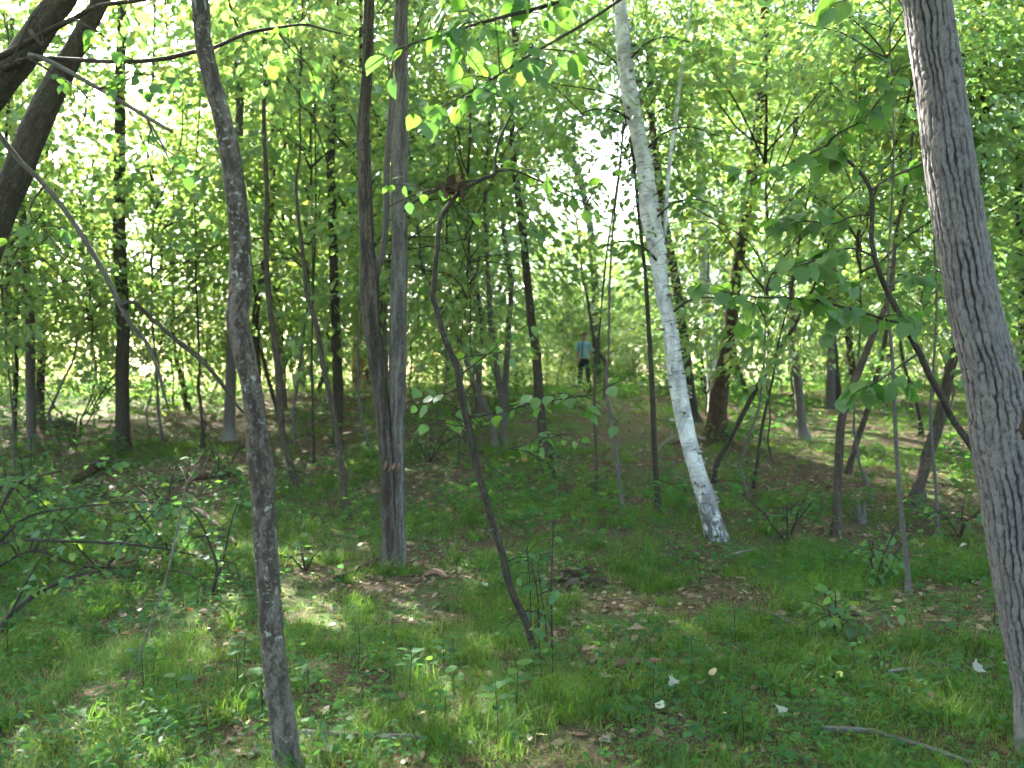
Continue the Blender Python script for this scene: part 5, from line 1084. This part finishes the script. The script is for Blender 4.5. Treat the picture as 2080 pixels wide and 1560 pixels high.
# body faces -Y (towards the camera)
BV = [(0, 0, .95), (0, 0, 1.12), (0, .01, 1.32), (0, .01, 1.45), (0, 0, 1.53), (0, -.01, 1.60), (0, -.005, 1.70), (0, 0, 1.755),
      (-.17, .01, 1.43), (-.235, .01, 1.18), (-.21, -.10, .97), (-.19, -.13, .90), (-.185, -.14, .83),
      (.17, .01, 1.43), (.25, .02, 1.18), (.24, -.06, .96), (.235, -.08, .89), (.23, -.09, .82),
      (-.095, 0, .90), (-.13, -.02, .50), (-.15, .01, .08), (-.16, -.13, .035), (.095, 0, .90), (.14, -.02, .50), (.17, .01, .08), (.19, -.13, .035), (0, -.10, 1.625)]
BE = [(0, 1), (1, 2), (2, 3), (3, 4), (4, 5), (5, 6), (6, 7), (3, 8), (8, 9), (9, 10), (10, 11), (11, 12), (3, 13), (13, 14), (14, 15), (15, 16), (16, 17), (0, 18), (18, 19), (19, 20), (20, 21), (0, 22), (22, 23), (23, 24), (24, 25), (5, 26)]
BR = [(.14, .10), (.135, .095), (.15, .10), (.11, .08), .052, .075, .085, .05, .055, .042, .034, .03, .02, .055, .042, .034, .03, .02, .085, .06, .04, .035, .085, .06, .04, .035, .018]
person = skin_obj('person', BV, BE, BR, M_skin, None); tag(person, 'person in a light blue shirt and dark trousers standing on the crest facing the camera', 'person')
# fingers
for hx, hy, hz, sg in ((-.185, -.14, .83, -1), (.23, -.09, .82, 1)):
    mb = MB()
    for k in range(4):
        o_ = Vector((hx + sg * .008, hy - .03 + .02 * k, hz + .02)); ln = (.075, .088, .083, .062)[k]
        mb.tube([o_, o_ + Vector((-sg * .006, 0, -ln * .5)), o_ + Vector((-sg * .022, 0, -ln))], [.009, .0085, .006], n=6, step=.02, lump=0)
    o_ = Vector((hx - sg * .01, hy - .03, hz + .05)); mb.tube([o_, o_ + Vector((-sg * .012, -.028, -.02)), o_ + Vector((-sg * .018, -.035, -.055))], [.012, .010, .007], n=6, step=.02, lump=0)
    obj('fingers', mb.mesh('fingers', M_skin), person, PM)
skin_obj('shirt', [(0, 0, .90), (0, 0, 1.0), (0, 0, 1.14), (0, .01, 1.33), (0, .01, 1.45), (0, 0, 1.50), (-.18, .01, 1.43), (-.225, .01, 1.27), (-.245, .0, 1.14), (.18, .01, 1.43), (.235, .01, 1.27), (.26, .01, 1.14)],
         [(0, 1), (1, 2), (2, 3), (3, 4), (4, 5), (4, 6), (6, 7), (7, 8), (4, 9), (9, 10), (10, 11)],
         [(.20, .135), (.185, .13), (.175, .125), (.18, .125), (.135, .095), (.065, .06), .078, .07, .068, .078, .07, .068], M_shirt, person)
skin_obj('trousers', [(0, 0, .98), (0, 0, .82), (-.09, 0, .74), (-.125, -.02, .48), (-.15, .01, .08), (.09, 0, .74), (.135, -.02, .48), (.17, .01, .08)],
         [(0, 1), (1, 2), (2, 3), (3, 4), (1, 5), (5, 6), (6, 7)], [(.165, .12), (.175, .12), .11, .088, .07, .11, .088, .07], M_trou, person)
skin_obj('hair', [(0, .03, 1.66), (0, .012, 1.735), (0, -.02, 1.775)], [(0, 1), (1, 2)], [.10, .112, .085], M_hair, person)
mb = MB()
mb.tube([(-.06, -.06, 1.50), (-.075, -.135, 1.42), (-.08, -.155, 1.25), (-.085, -.15, 1.05), (-.11, -.14, .96)], [.018, .02, .02, .02, .02], n=8, step=.04, lump=0)
obj('strap', mb.mesh('strap', M_strap), person, PM)
for sg in (-1, 1):
    mb = MB(); mb.tube([(sg * .16, .06, .04), (sg * .165, -.03, .05), (sg * .18, -.17, .03)], [.04, .05, .03], n=10, step=.03, lump=0); obj('shoe', mb.mesh('shoe', M_shoe), person, PM)


# ------------------------------------------------------------------ thin volume added to lift shadows like lens glare
hv = np.array([[x, y, z] for x in (-60, 60) for y in (-25, 60) for z in (-3.0, 24)], float)
hq = np.array([[0, 1, 3, 2], [4, 6, 7, 5], [0, 4, 5, 1], [2, 3, 7, 6], [0, 2, 6, 4], [1, 5, 7, 3]])
hm, ht_, ho_ = newmat('glare_veil')
pv = N(ht_, 'VolumePrincipled'); pv.inputs['Color'].default_value = (.93, .96, 1, 1); pv.inputs['Density'].default_value = .0003; pv.inputs['Anisotropy'].default_value = .35
ht_.links.new(pv.outputs[0], ho_.inputs['Volume'])
hz = obj('glare_veil', mk_mesh('glare_veil', hv, [hq], hm, False)); hz['kind'] = 'stuff'; hz['label'] = 'thin added veil in the woodland air standing in for lens glare'
